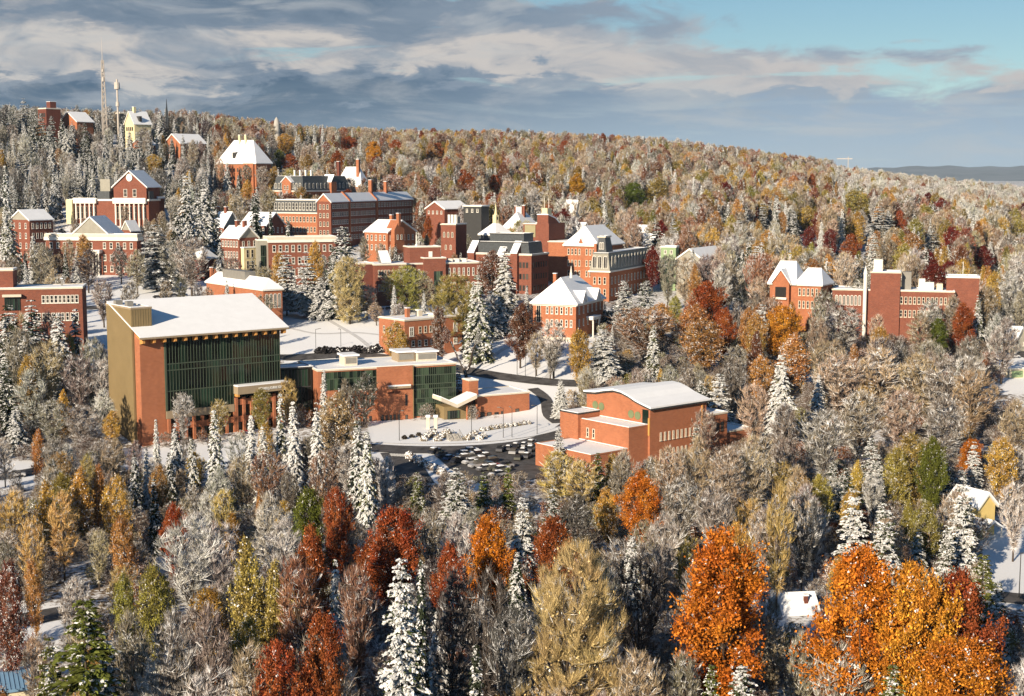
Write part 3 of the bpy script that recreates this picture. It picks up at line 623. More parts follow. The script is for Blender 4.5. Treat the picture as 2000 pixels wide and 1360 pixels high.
class B:
    def __init__(s, name, label, cat, xc, Y, a, ytop, group=None):
        s.a = R(a); s.c, s.s = math.cos(s.a), math.sin(s.a); Zt = z_at(ytop, Y); s.Y = Y; s.X = x_at(xc, Y, Zt); s.base = gnd(s.X, Y)
        s.o = link(name, None, None, (s.X, Y, s.base), s.a); tag(s.o, label, cat, group); s.top = Zt - s.base; s.near = Y < 480
    def along(s, x0, y0, axis, px, z=None):
        """local coordinate on the chosen axis, through (x0, y0), that shows at pixel column px"""
        z = s.top if z is None else z; zz = s.base + z - EYE; k = (px - 1000) / F
        X = s.X + x0 * s.c - y0 * s.s; Y = s.Y + x0 * s.s + y0 * s.c
        d = (s.c, s.s) if axis == 'x' else (-s.s, s.c)
        L_ = (k * (Y * cp - zz * sp) - X) / (d[0] - k * d[1] * cp)
        return (x0 if axis == 'x' else y0) + L_
    def hz(s, py, x=0.0, y=0.0): return z_at(py, s.Y + x * s.s + y * s.c) - s.base
    def part(s, name, mb, mats, parent=None): return mb.build(name, mats, parent or s.o)
    def foot(s, x0, x1, y0, y1, m=1.5):
        FOOT.append([(s.X + x * s.c - y * s.s, s.Y + x * s.s + y * s.c) for x, y in ((x0 - m, y0 - m), (x1 + m, y0 - m), (x1 + m, y1 + m), (x0 - m, y1 + m))])
    def block(s, x0, x1, y0, y1, z1, mat='brick_red', z0=-5.0, name='wall'):
        s.foot(x0, x1, y0, y1); return s.part(name, MB().box(x0, x1, y0, y1, z0, z1), mat)
    def flat(s, x0, x1, y0, y1, z, trim='stone_trim', h=.5, over=.18, parent=None):
        m = MB(); t = .45
        m.box(x0 - over, x1 + over, y0 - over, y0 + t, z, z + h).box(x0 - over, x1 + over, y1 - t, y1 + over, z, z + h)
        m.box(x0 - over, x0 + t, y0 + t, y1 - t, z, z + h).box(x1 - t, x1 + over, y0 + t, y1 - t, z, z + h)
        p = s.part('parapet', m, trim, parent); q = s.part('roof', MB().box(x0 + t, x1 - t, y0 + t, y1 - t, z - .05, z + h * .72), 'roof_snow', parent)
        lip = MB().box(x0 - over * .8, x1 + over * .8, y0 - over * .8, y0 + t * .9, z + h + .002, z + h + .14).box(x0 - over * .8, x0 + t * .9, y0 + t, y1 - t, z + h + .002, z + h + .14).box(x1 - t * .9, x1 + over * .8, y0 + t, y1 - t, z + h + .002, z + h + .14)
        s.part('parapet_snow', lip, 'roof_snow', p)
    def hip(s, x0, x1, y0, y1, z, h, over=.7, inset=None, trim='white_trim', mat='roof_snow', flat_top=0.0, ridge=None):
        X0, X1, Y0, Y1 = x0 - over, x1 + over, y0 - over, y1 + over; w, d = X1 - X0, Y1 - Y0
        i = inset if inset is not None else min(w, d) * (.5 - flat_top)
        if ridge == 'x' or (ridge is None and w >= d): iy = d * (.5 - flat_top / 2); P = (X0 + i, X1 - i, Y0 + iy, Y1 - iy)
        else: ix = w * (.5 - flat_top / 2); P = (X0 + ix, X1 - ix, Y0 + i, Y1 - i)
        e = .02; a, b, c, d_ = P; b = max(b, a + e); d_ = max(d_, c + e)
        m = MB().poly([(X0, Y0, z), (X1, Y0, z), (X1, Y1, z), (X0, Y1, z), (a, c, z + h), (b, c, z + h), (b, d_, z + h), (a, d_, z + h)],
                      [(0, 3, 2, 1), (4, 5, 6, 7), (0, 1, 5, 4), (1, 2, 6, 5), (2, 3, 7, 6), (3, 0, 4, 7)])
        r = s.part('roof', m, mat); s.part('eaves', MB().box(X0 + .12, X1 - .12, Y0 + .12, Y1 - .12, z - .45, z - .003), trim, r)
        return r
    def gable(s, x0, x1, y0, y1, z, h, axis, wall=None, over=.5, mat='roof_snow', trim='white_trim'):
        """ridge along axis; wall fills the gable triangles"""
        lo, hi = (y0, y1) if axis == 'x' else (x0, x1); e0, e1 = (x0, x1) if axis == 'x' else (y0, y1); md = (lo + hi) / 2; sl = h / ((hi - lo) / 2)
        if wall: s.part('gable_wall', MB().extr([(lo, z - .02), (hi, z - .02), (md, z + h - .02)], axis, e0, e1), wall)
        t = .38; m = MB(); tr = MB()
        for sg, a in ((1, lo), (-1, hi)):
            o = a - sg * over; zo = z - over * sl
            m.extr([(o, zo + .02), (md, z + h + .02), (md, z + h + t), (o, zo + t)], axis, e0 - over, e1 + over)
            tr.extr([(o, zo - .32), (md, z + h - .32), (md, z + h + .015), (o, zo + .015)], axis, e0 - over + .03, e0 - .02).extr([(o, zo - .32), (md, z + h - .32), (md, z + h + .015), (o, zo + .015)], axis, e1 + .02, e1 + over - .03)
        r = s.part('roof', m, mat); s.part('verge', tr, trim, r)
        return r
    def wins(s, face, u0, u1, n, zs, w, h, plane=0.0, style='white', skip=()):
        far = not s.near; me, pa = win_mesh(w, h, style, far)
        for z in zs:
            for i in range(n):
                if i in skip: continue
                u = u0 + (u1 - u0) * (i + .5) / n
                loc, rz = ((u, plane, z), 0.0) if face == 'R' else ((plane, u, z), -math.pi / 2)
                o = link('window', me, s.o, loc, rz)
                if pa: link('pane', pa, o)
    def chimney(s, x, y, z0, z1, w=1.2, mat='brick_red', d=None):
        d = d or w; c = s.part('chimney', MB().box(x - w / 2, x + w / 2, y - d / 2, y + d / 2, z0, z1), mat)
        s.part('chimney_cap', MB().box(x - w / 2 - .1, x + w / 2 + .1, y - d / 2 - .1, y + d / 2 + .1, z1 + .002, z1 + .22), 'roof_snow', c)
    def text(s, word, x, z, size, plane, mat, width, name='sign_lettering'):
        cu = bpy.data.curves.new(name, 'FONT'); cu.body = word; cu.size = size; cu.extrude = .06; cu.materials.append(MATS[mat])
        tmp = bpy.data.objects.new('tmp', cu); me = bpy.data.meshes.new_from_object(tmp); bpy.data.objects.remove(tmp)
        co = np.empty(len(me.vertices) * 3); me.vertices.foreach_get('co', co); k = width / (co[0::3].max() - co[0::3].min())
        o = link(name, me, s.o, (x, plane, z)); o.rotation_euler = (R(90), 0, 0); o.scale = (k, 1, 1); return o
    def curtain(s, x0, x1, z0, z1, rows, cols, plane, fins, mat='curtain_glass', mul='mullion_metal', face='R', seed=1, tilt=.010):
        """panes, each its own piece with a slightly different lean, behind mullions"""
        rg = random.Random(seed); bw = (x1 - x0) / cols; edges = [z0] + list(rows) + [z1]
        for r in range(len(edges) - 1):
            za, zb = edges[r], edges[r + 1]; key = ('pane', round(bw, 3), round(zb - za, 3), mat)
            if key not in WIN: WIN[key] = MB().box(-bw / 2 + .02, bw / 2 - .02, -.06, -.01, -(zb - za) / 2 + .03, (zb - za) / 2 - .03).mesh('pane', mat)
            for c in range(cols):
                u = x0 + bw * (c + .5); o = link('pane', WIN[key], s.o, (u, plane - .03, (za + zb) / 2) if face == 'R' else (plane - .03, u, (za + zb) / 2), 0 if face == 'R' else -math.pi / 2)
                o.rotation_euler.x = rg.uniform(-tilt, tilt); o.rotation_euler.z += rg.uniform(-tilt, tilt)
        fm = ('fin', round(z1 - z0, 3), mul)
        if fm not in WIN: WIN[fm] = MB().box(-.045, .045, -.2, -.0, -(z1 - z0) / 2, (z1 - z0) / 2).mesh('mullion', mul)
        for i in range(fins + 1):
            u = x0 + (x1 - x0) * i / fins; link('mullion', WIN[fm], s.o, (u, plane - .005, (z0 + z1) / 2) if face == 'R' else (plane - .005, u, (z0 + z1) / 2), 0 if face == 'R' else -math.pi / 2)
        for z in edges[1:-1]:
            m = MB().box(x0, x1, plane - .2, plane - .003, z - .12, z + .12) if face == 'R' else MB().box(plane - .2, plane - .003, x0, x1, z - .12, z + .12)
            s.part('transom', m, mul)
# ---- tall glass hall
b = B('glass_hall', 'tall brick hall with green glass front and sloping snowy roof', 'building', 272, 345, 38, 654)
L = b.along(0, 0, 'x', 546); T = b.top; dp = 17.0; rise = 6.3
b.foot(-6, L, -2, 26)
b.part('wall', MB().extr([(0, -4), (dp, -4), (dp, T + rise - .3), (0, T - .4)], 'x', 0, L), 'brick_orange')
sl_ = rise / dp; ov = 2.4
b.part('roof', MB().extr([(-ov, T - ov * sl_ + .32), (dp + .5, T + (dp + .5) * sl_ + .32), (dp + .5, T + (dp + .5) * sl_ + .6), (-ov, T - ov * sl_ + .5)], 'x', -.9, L + 1.4), 'roof_snow')
b.part('fascia', MB().extr([(-ov - .05, T - ov * sl_ - .12), (-ov + .4, T - ov * sl_ - .11), (-ov + .4, T - ov * sl_ + .31), (-ov - .05, T - ov * sl_ + .31)], 'x', -.95, L + 1.45), 'tan_band')
b.part('soffit', MB().extr([(-ov + .41, T - ov * sl_ - .12), (-.01, T - .35), (-.01, T - .1), (-ov + .41, T - ov * sl_ + .29)], 'x', -.9, L + 1.4), 'wood_soffit')
for i in range(15):
    x = .3 + (L + .2) * i / 14
    b.part('rafter', MB().extr([(-ov + .45, T - ov * sl_ - .13), (-ov + .45, T - ov * sl_ - 1.15), (-.02, T - 2.4), (-.02, T - .36)], 'x', x - .3, x + .3), 'wood_soffit')
gx0, gxm, gx1 = b.along(0, 0, 'x', 323), b.along(0, 0, 'x', 452), L - .25
zb1, zb2 = b.hz(800, gx0), b.hz(752, gxm, gxm * 0)
zb1 = b.hz(800 - 0, gx0 * 1.0); zb2 = z_at(754, b.Y + gxm * b.s) - b.base; zb1 = z_at(803, b.Y + gx0 * b.s) - b.base
r1, r2 = z_at(718, b.Y + gx0 * b.s) - b.base, z_at(765, b.Y + gx0 * b.s) - b.base
b.curtain(gx0, gxm, zb1, T - .6, [r2, r1 - .8, r1 + .8], 10, -.02, 22, 'curtain_glass_dark', seed=3)
b.curtain(gxm + .12, gx1, zb2, T - .6, [r1 - .8, r1 + .8], 8, -.02, 18, 'curtain_glass_dark', seed=4)
b.part('glass_frame', MB().box(gx0 - .55, gx0 - .06, -.4, -.002, zb1 - 1.9, T - .5), 'mullion_metal')
b.part('band', MB().box(gx0 - .55, gxm, -.7, -.004, zb1 - 1.9, zb1 - .01), 'tan_band')
cz = zb2
b.part('canopy', MB().box(gxm + .1, gx1 + 1.0, -2.6, -.006, cz - 2.0, cz - .02), 'tan_band'); b.part('canopy_snow', MB().box(gxm + .1, gx1 + 1.0, -2.6, -.1, cz - .015, cz + .3), 'roof_snow')
b.part('corner_post', MB().box(gxm - .02, gxm + .55, -2.62, -.9, cz - 2.6, cz - 2.002), 'wood_soffit')
b.text('RICHARD J. CURRIE CENTER', gxm + (gx1 - gxm) * .44, cz - 1.35, 0.95, -2.68, 'lettering_white', (gx1 - gxm) * .58)
nL, nR = 8, 6
b.curtain(gx0, gxm, .2, zb1 - 1.95, [4.2], 8, -.02, 8, 'curtain_glass_dark', 'dark_metal', seed=5)
for i in range(nL + 1):
    x = gx0 + (gxm - gx0) * i / nL; b.part('brick_pier', MB().box(x - .35, x + .35, -.95, -.35, -3, zb1 - 1.92), 'brick_orange')
b.part('spandrel', MB().box(gx0 + .3, gxm - .3, -.6, -.34, 3.4, 4.9), 'brick_orange')
b.curtain(gxm + .12, gx1, .2, cz - 2.05, [4.2, 8.5], 6, -.02, 6, 'curtain_glass_dark', 'dark_metal', seed=6)
for i in range(nR + 1):
    x = gxm + .5 + (gx1 - gxm - .5) * i / nR; b.part('brick_pier', MB().box(x - .35, x + .35, -.95, -.35, -3, cz - 3.0), 'brick_orange')
for z in (3.4, 7.8): b.part('spandrel', MB().box(gxm + .8, gx1, -.6, -.34, z, z + 1.5), 'brick_orange')
# tan metal stair tower at the left end
ty = 3.0; tx = b.along(0, ty, 'x', 257); te = b.along(0, ty, 'x', 296, T + 5); tz = b.hz(605, tx * 1.0, ty); td = b.along(tx, ty, 'y', 207, tz)
tw_ = b.part('stair_tower', MB().box(tx, te, ty, td, -4, tz), 'tan_metal')
for i in range(26):
    y = ty + (td - ty) * (i + .5) / 26; MB().box(tx - .06, tx - .002, y - .06, y + .06, -4, tz - .1).build('cladding_rib', 'tan_metal', tw_)
for i in range(8):
    x = tx + (te - tx) * (i + .5) / 8; MB().box(x - .05, x + .05, ty - .06, ty - .002, -4, tz - .1).build('cladding_rib', 'tan_metal', tw_)
b.flat(tx, te, ty, td, tz, 'tan_band', .45, .1)
for i, (u, v, w_, h_) in enumerate(((.35, .35, 1.6, 1.3), (.6, .55, 1.2, .9), (.3, .75, 1.8, 1.1))):
    x = tx + (te - tx) * u; y = ty + (td - ty) * v; m = MB().box(x - w_ / 2, x + w_ / 2, y - .8, y + .8, tz + .3, tz + .3 + h_); b.part('roof_unit', m, 'grey_metal')
b.part('red_bench', MB().box(gxm + .5, gxm + 3.6, -2.2, -1.4, .45, .6).box(gxm + .6, gxm + .8, -2.1, -1.5, 0, .45).box(gxm + 3.3, gxm + 3.5, -2.1, -1.5, 0, .45).box(gxm + .5, gxm + 3.6, -1.45, -1.36, .6, 1.2), 'red_paint')

# ---- brick and glass teaching block with link
b = B('teaching_block', 'brick and glass block with snowy roof beside the car park', 'building', 621, 372, 23, 724)
L = b.along(0, 0, 'x', 890); T = b.top; dp = 20.0
b.block(0, L, 0, dp, T - .3, 'brick_orange'); b.flat(0, L, 0, dp, T - .3, 'stone_trim', .45, .25)
Zx = lambda py, px: z_at(py, b.Y + b.along(0, 0, 'x', px) * b.s) - b.base
ax = lambda px: b.along(0, 0, 'x', px)
b.curtain(ax(628), ax(735) - .1, Zx(764, 628), T - .6, [Zx(742, 628)], 14, -.02, 14, 'curtain_glass', seed=11)
b.part('sill', MB().box(ax(680), ax(735), -.5, -.003, Zx(764, 628) - .35, Zx(764, 628) - .06), 'stone_trim')
b.part('brick_front', MB().box(ax(735), ax(804), -.8, -.001, -4, T + .05), 'brick_orange')
b.curtain(ax(806), L - .1, .3, T - .7, [T * .27, T * .36, T * .54, T * .63, T * .80], 11, -.02, 22, 'curtain_glass', seed=12)
b.part('corner_fin', MB().box(ax(804) + .05, ax(806) - .08, -.9, -.004, -1, T + .1), 'tan_metal')
b.near = True
for px in (685, 694, 710, 718, 726): b.wins('R', ax(px) - .5, ax(px) + .5, 1, [Zx(783, 710)], .7, 2.9, 0, 'slit')
for px in (640, 652, 664, 676, 700, 712, 722): b.wins('R', ax(px) - .5, ax(px) + .5, 1, [Zx(824, 710)], .7, 2.9, 0, 'slit')
for px in (744, 752, 760, 768, 776): b.wins('R', ax(px) - .5, ax(px) + .5, 1, [Zx(821, 760)], .62, 3.2, -.8, 'slit')
for py in (781, 820): b.wins('R', ax(791) - .5, ax(791) + .5, 1, [Zx(py, 791)], .62, 3.0, -.8, 'slit')
b.part('light_shelf', MB().box(ax(755), ax(798), -1.9, -.803, Zx(755, 775) - .3, Zx(755, 775) + .3), 'tan_band')
b.part('light_shelf_snow', MB().box(ax(755), ax(798), -1.9, -.85, Zx(755, 775) + .303, Zx(755, 775) + .6), 'roof_snow')
b.text('KINESIOLOGY', ax(756), Zx(768, 765), .85, -.86, 'lettering_dark', ax(779) - ax(756))
for (p0, p1, y0, d, h, m_) in ((673, 698, 6, 5, 2.6, 'stone_trim'), (778, 810, 8, 6, 2.6, 'tan_band'), (815, 853, 7, 6, 2.5, 'stone_trim')):
    x0, x1 = b.along(0, y0, 'x', p0, T), b.along(0, y0, 'x', p1, T)
    r = b.part('roof_house', MB().box(x0, x1, y0, y0 + d, T - .2, T + h), m_); MB().box(x0 - .5, x1 + .5, y0 - .5, y0 + d + .5, T + h + .003, T + h + .45).build('roof_house_snow', 'roof_snow', r)
    MB().box(x0 + .3, x1 - .3, y0 - .08, y0 - .002, T + .6, T + h - .4).build('louvre', 'grey_metal', r)
lx0 = b.along(0, 5, 'x', 548)
zl = z_at(722, b.Y + lx0 * b.s + 5 * b.c) - b.base
b.block(lx0, -.05, 5, 13, zl, 'curtain_glass_dark', name='link_wall'); b.flat(lx0, -.05, 5, 13, zl, 'dark_metal', .4, .2)
b.curtain(lx0 + .2, -.6, .2, zl - .3, [zl * .33, zl * .66], 9, 4.98, 9, 'curtain_glass_dark', 'dark_metal', seed=13)
# ---- entrance pavilion
b = B('entrance_pavilion', 'low brick pavilion with V-shaped entrance canopy and square chimney tower', 'building', 932, 384, 27, 774)
L = b.along(0, 0, 'x', 1034); T = b.top; dp = 12.0
b.block(0, L, 0, dp, T - .25, 'brick_orange'); b.flat(0, L, 0, dp, T - .25, 'stone_trim', .4, .2)
ax = lambda px: b.along(0, 0, 'x', px); b.near = True
zc = lambda py, px: z_at(py, b.Y + ax(px) * b.s) - b.base
for px in (942, 955.5, 969.5): b.wins('R', ax(px) - .6, ax(px) + .6, 1, [zc(820, px)], 1.25, 4.2, 0, 'dark')
b.wins('R', ax(980) - .4, ax(980) + .4, 1, [zc(818, 980)], .5, 4.2, 0, 'dark'); b.wins('R', ax(1010) - .6, ax(1010) + .6, 1, [zc(813, 1010)], 1.1, 4.2, 0, 'dark')
y0 = 1.5; x0 = b.along(0, y0, 'x', 916, T); x1 = b.along(0, y0, 'x', 934, T); zt = z_at(744, b.Y + y0) - b.base; yb = b.along(x0, y0, 'y', 903, T)
b.part('brick_tower', MB().box(x0, x1, y0, yb, -3, zt), 'brick_orange'); b.flat(x0, x1, y0, yb, zt, 'stone_trim', .3, .12)
b.wins('L', y0 + .4, yb - .4, 1, [zt - 5.5], .9, 3.2, x0, 'dark'); b.wins('R', x0 + .5, x1 - .3, 1, [zt - 5.5], .7, 2.6, y0, 'dark')
xa, xm, xb = b.along(0, -3, 'x', 862), b.along(0, -3, 'x', 893), b.along(0, -3, 'x', 932)
zf = lambda py, x: z_at(py, b.Y + x * b.s - 3 * b.c) - b.base
za, zm, zb = zf(784, xa), zf(797, xm), zf(778, xb)
b.part('canopy', MB().extr([(xa, za), (xm, zm), (xb, zb), (xb, zb + .9), (xm, zm + .9), (xa, za + .9)], 'y', -3, 3.0), 'stone_trim')
b.part('canopy_snow', MB().extr([(xa + .1, za + .91), (xm, zm + .91), (xb - .1, zb + .91), (xb - .1, zb + 1.2), (xm, zm + 1.25), (xa + .1, za + 1.2)], 'y', -2.9, 2.9), 'roof_snow')
ex0, ex1 = b.along(0, 0, 'x', 868), b.along(0, 0, 'x', 904)
b.block(ex0, -.3, .3, 9, zm - .05, 'tan_metal', name='entrance_wall')
b.curtain(ex0 + 1.0, ex1 - 1.0, .1, zm - 1.2, [], 5, .28, 5, 'curtain_glass', 'dark_metal', seed=21)
for x in (ex1 + .5, -.9): b.part('column', MB().cyl(x, -1.6, -1, zm + .3, .28, n=10), 'brick_orange')
# ---- gym with the wavy roof
b = B('brick_gym', 'brick gym with wavy snow-covered roof right of the car park', 'building', 1270, 318, 40, 796)
L = b.along(0, 0, 'x', 1380); T = b.top
prof = [(y, z_at(py, b.Y + y * b.c) - b.base) for y, py in ((b.along(0, 0, 'y', px), py) for px, py in ((1270, 796), (1256, 791), (1243, 784), (1230, 775), (1215, 767), (1200, 763), (1185, 764), (1165, 767), (1146, 766)))]
W = prof[-1][0]; b.foot(-1, L, -1, W)
b.part('wall', MB().extr([(0, -4)] + [(y, z - .3) for y, z in prof] + [(W, -4)], 'x', 0, L), 'brick_orange')
ex = [(-.7, prof[0][1] - .35)] + prof[1:-1] + [(W + .6, prof[-1][1])]
b.part('roof', MB().extr([(y, z + .12) for y, z in ex] + [(y, z + .5) for y, z in reversed(ex)], 'x', -.6, L + .6), 'roof_snow')
b.part('eaves', MB().extr([(y, z - .28) for y, z in ex] + [(y, z + .115) for y, z in reversed(ex)], 'x', -.5, L + .5), 'dark_metal')
ax = lambda px: b.along(0, 0, 'x', px, 14)
b.wins('R', ax(1287), ax(1368), 10, [z_at(847, b.Y + 6) - b.base], .55, 1.9, 0, 'cream'); b.wins('R', ax(1287), ax(1345), 7, [z_at(880, b.Y + 6) - b.base], .55, 1.9, 0, 'cream')
b.part('corner_window', MB().box(-.08, -.002, .5, 2.4, T - 5.5, T - .7), 'curtain_glass_dark'); b.part('corner_board', MB().box(-.25, -.01, -.02, .45, T - 6.5, T - 2.5), 'wood_soffit')
b.part('wood_post', MB().box(ax(1371) - .18, ax(1371) + .18, -.3, -.002, 1, T - 1.2), 'wood_soffit')  # orange wooden post at the right end of the gym front
for px, py in ((1163, 791), (1175, 794), (1233, 809), (1246, 812)):
    y = b.along(0, 0, 'y', px); z = z_at(py, b.Y + y * b.c) - b.base; m = MB(); n = 14
    P = [(-.12, y + .95 * math.cos(6.283 * i / n), z + .95 * math.sin(6.283 * i / n)) for i in range(n)]; P2 = [(-.002, q[1], q[2]) for q in P]
    m.poly(P + P2, [tuple(range(n))] + [(i, (i + 1) % n, (i + 1) % n + n, i + n) for i in range(n)]); b.part('round_vent', m, 'vent_green')
x2 = b.along(0, 0, 'x', 1232, 10); z2 = b.hz(839, x2, 0); y3 = b.along(x2, .6, 'y', 1134, z2)
b.block(x2, -.03, .6, y3, z2, 'brick_orange', name='wing_wall'); b.flat(x2, -.03, .6, y3, z2, 'brick_orange', .35, .1)
b.wins('L', y3 - 5.5, y3 - 1.5, 2, [z2 - 2.6], .8, 2.2, x2, 'cream')
x1 = b.along(0, y3 + .02, 'x', 1129, z2); z1 = b.hz(810, x1, y3); y4 = b.along(x1, y3, 'y', 1094, z1)
b.block(x1, -.04, y3 + .03, y4, z1, 'brick_orange', name='wing_wall'); b.flat(x1, -.04, y3 + .03, y4, z1, 'dark_metal', .35, .12)
x5 = b.along(0, 0, 'x', 1160, 6); y6 = b.along(x5, 1.0, 'y', 1046, 6); z5 = b.hz(868, x5, y6)
b.block(x5, x2 - .05, 1.0, y6, z5, 'brick_orange', name='wing_wall'); b.flat(x5, x2 - .05, 1.0, y6, z5, 'brick_orange', .35, .12)
x7 = b.along(0, -1.5, 'x', 1421, 12); z7 = b.hz(812, L, -1.5); b.block(L + .05, x7, -1.5, 9, z7, 'brick_orange', name='wing_wall'); b.flat(L + .05, x7, -1.5, 9, z7, 'stone_trim', .35, .15)
b.wins('R', L + 1.5, x7 - 1, 2, [z7 - 3], .8, 2.2, -1.5, 'dark')
x8 = b.along(0, -.8, 'x', 1469, 9); z8 = b.hz(846, x7, -.8); b.block(x7 + .05, x8, -.8, 10, z8, 'brick_orange', name='wing_wall'); b.flat(x7 + .05, x8, -.8, 10, z8, 'stone_trim', .35, .15)
# ---- brick annexe on the snow slope
b = B('brick_annexe', 'two-storey flat-roofed brick annexe with white-framed windows on the snow slope', 'building', 790, 440, 40, 628)
L = b.along(0, 0, 'x', 884); W = b.along(0, 0, 'y', 740); T = b.top
b.block(0, L, 0, W, T, 'brick_orange'); b.flat(0, L, 0, W, T, 'stone_trim', .5, .25)
x1 = b.along(0, -2, 'x', 868, T); x2 = b.along(0, -2, 'x', 902, T); b.block(x1, x2, -2, 6, T + .4, 'brick_orange', name='wing_wall'); b.flat(x1, x2, -2, 6, T + .4, 'stone_trim', .5, .25)
b.wins('R', b.along(0, 0, 'x', 797), b.along(0, 0, 'x', 810), 1, [T - 3.4], 1.7, 3.0, 0, 'big'); b.wins('R', b.along(0, 0, 'x', 815), b.along(0, 0, 'x', 846), 3, [T - 3.0], 1.1, 2.1, 0, 'cream'); b.wins('R', b.along(0, 0, 'x', 800), b.along(0, 0, 'x', 850), 4, [T - 7.2], 1.2, 1.9, 0, 'white')
b.wins('R', x1 + 2.2, x2 - .6, 1, [T - 2.8], 1.6, 2.8, -2, 'big'); b.wins('R', x1 + 2.0, x2 - .4, 1, [T - 7.2], 1.5, 2.0, -2, 'big'); b.wins('L', 1.5, W - 1, 3, [T - 3.2], 1.0, 2.1, 0, 'cream')
b.chimney(L * .35, W * .55, T, T + 3.2, 1.2, 'brick_orange'); b.chimney(L * .62, W * .6, T, T + 2.2, 1.6, 'stone_trim')
# ---- brick house with white hip roof
b = B('brick_house', 'brick house with steep snow-covered hip roof and white porch', 'house', 1125, 468, 66, 594)
L = b.along(0, 0, 'x', 1178); W = b.along(0, 0, 'y', 1041); T = b.top
b.block(0, L, 0, W, T, 'brick_orange'); rz_ = b.hz(540, L * .4, W * .5) - T
b.hip(0, L, 0, W, T, rz_, 1.0, inset=min(L, W) * .42); b.part('plinth', MB().box(-.15, L + .15, -.15, W + .15, -4, 1.4), 'stone_trim')
b.wins('L', .8, W * .72, 6, [T - 2.4], .85, 2.4, 0, 'white'); b.wins('L', .8, W * .72, 6, [T - 6.6], .85, 2.4, 0, 'white'); b.wins('L', W * .78, W - .8, 1, [T - 3.6], 1.6, 6.0, 0, 'archdark')
b.wins('R', .8, L - .8, 6, [T - 2.4, T - 6.6], .85, 2.4, 0, 'white')
for x in (L * .22, L * .72):
    m = MB().extr([(x - 2.2, T + .1), (x + 2.2, T + .1), (x, T + 3.4)], 'y', -.9, 5.5); b.part('gablet', m, 'white_trim')
    for sg in (-1, 1): b.part('gablet_roof', MB().extr([(x + sg * 2.6, T + .05), (x, T + 3.7), (x, T + 4.05), (x + sg * 2.6, T + .4)], 'y', -1.25, 5.6), 'roof_snow')
b.part('eaves_band', MB().box(-.2, L + .2, -.2, W + .2, T - .95, T - .46), 'white_trim')
b.chimney(L * .2, W * .62, T + 1, T + rz_ + 1.2, 1.1, 'brick_orange'); b.part('finial', MB().cyl(L * .4, W * .38, T + rz_ - .5, T + rz_ + 1.2, .5, .45).cyl(L * .4, W * .38, T + rz_ + 1.2, T + rz_ + 3.6, .34, .06), 'white_trim')
b.part('porch', MB().box(L * .38, L * .66, -2.4, -.01, T - 6.2, T - 5.4), 'white_trim'); b.part('porch_snow', MB().box(L * .37, L * .67, -2.5, -.01, T - 5.39, T - 5.0), 'roof_snow')
for x in (L * .41, L * .63): b.part('column', MB().cyl(x, -2.1, -1, T - 6.21, .28, n=8), 'white_trim')
b.part('porch_steps', MB().box(L * .36, L * .68, -3.4, -.01, -2, .5), 'concrete')
# ---- brick block at the left edge
b = B('classroom_block', 'long flat-roofed brick block with a strip of windows at left edge', 'building', -90, 404, 12, 568)
L = b.along(0, 0, 'x', 160); T = b.top
b.block(0, L, 0, 14, T, 'brick_red'); b.flat(0, L, 0, 14, T, 'stone_trim', .5, .25)  # darker brick, chosen partly to carry the shade on this wall
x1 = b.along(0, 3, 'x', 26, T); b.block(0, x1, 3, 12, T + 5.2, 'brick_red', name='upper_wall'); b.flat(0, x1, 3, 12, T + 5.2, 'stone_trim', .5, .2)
ax = lambda px: b.along(0, 0, 'x', px)
b.wins('R', ax(80), ax(153), 9, [T - 2.9], 1.0, 2.3, 0, 'white'); b.wins('R', ax(60), ax(153), 10, [T - 8.0], 1.0, 2.3, 0, 'white'); b.part('lintel', MB().box(ax(5), ax(42), -1.5, -.002, T - 2.0, T - 1.3), 'stone_trim')
b.curtain(ax(8), ax(38), T - 6, T - 2.1, [], 6, -.01, 6, 'curtain_glass_dark', 'dark_metal', seed=31); b.chimney(L * .82, 8, T, T + 2.4, .5, 'grey_metal')
# ---- hall with arched windows behind the glass hall
b = B('chapel_hall', 'brick hall with tall arched windows and rooftop plant box behind glass hall', 'building', 514, 482, 36, 566)
L = b.along(0, 0, 'x', 551); W = b.along(0, 0, 'y', 403); T = b.top
b.block(0, L, 0, W, T, 'brick_orange'); b.hip(0, L, 0, W, T, b.hz(538, L / 2, W * .4) - T, .6, inset=L * .45)
b.near = True; b.wins('R', .5, L - .4, 4, [T - 4.0], 1.15, 5.0, 0, 'arch')
b.part('plant_box', MB().box(L * .25, L * .8, W * .38, W * .78, T + 1.5, b.hz(529, L / 2, W * .5)), 'grey_metal'); b.part('gable_parapet', MB().extr([(1.2, T - .5), (L - 1.2, T - .5), (L / 2, T + 4.5)], 'y', W - .3, W + .4), 'brick_orange'); b.chimney(L * .3, W + .2, T, T + 5.0, .9, 'brick_orange')
# ---- central brick complex
b = B('brick_college', 'low red brick college with square centre tower and narrow white windows', 'building', 732, 530, 20, 519)
L = b.along(0, 0, 'x', 940); W = b.along(0, 0, 'y', 702); T = b.top
ax = lambda px, y=0: b.along(0, y, 'x', px)
b.block(0, L, 0, 16, T, 'brick_red'); b.flat(0, L, 0, 16, T, 'stone_trim', .5, .3)
b.block(-5.5, -.03, 3, 15, T + .3, 'brick_dark', name='wing_wall'); b.flat(-5.5, -.03, 3, 15, T + .3, 'stone_trim', .5, .3)
x1, x2 = ax(801, 2), ax(861, 2); zt = z_at(483, b.Y + 12) - b.base; b.part('centre_tower', MB().box(x1, x2, 2.5, 11, 0, zt), 'brick_red'); b.flat(x1, x2, 2.5, 11, zt, 'stone_trim', .4, .2)
b.part('tower_window', MB().box(ax(838, 2), ax(845, 2), 2.3, 2.498, zt - 3.6, zt - 1.5), 'white_trim')
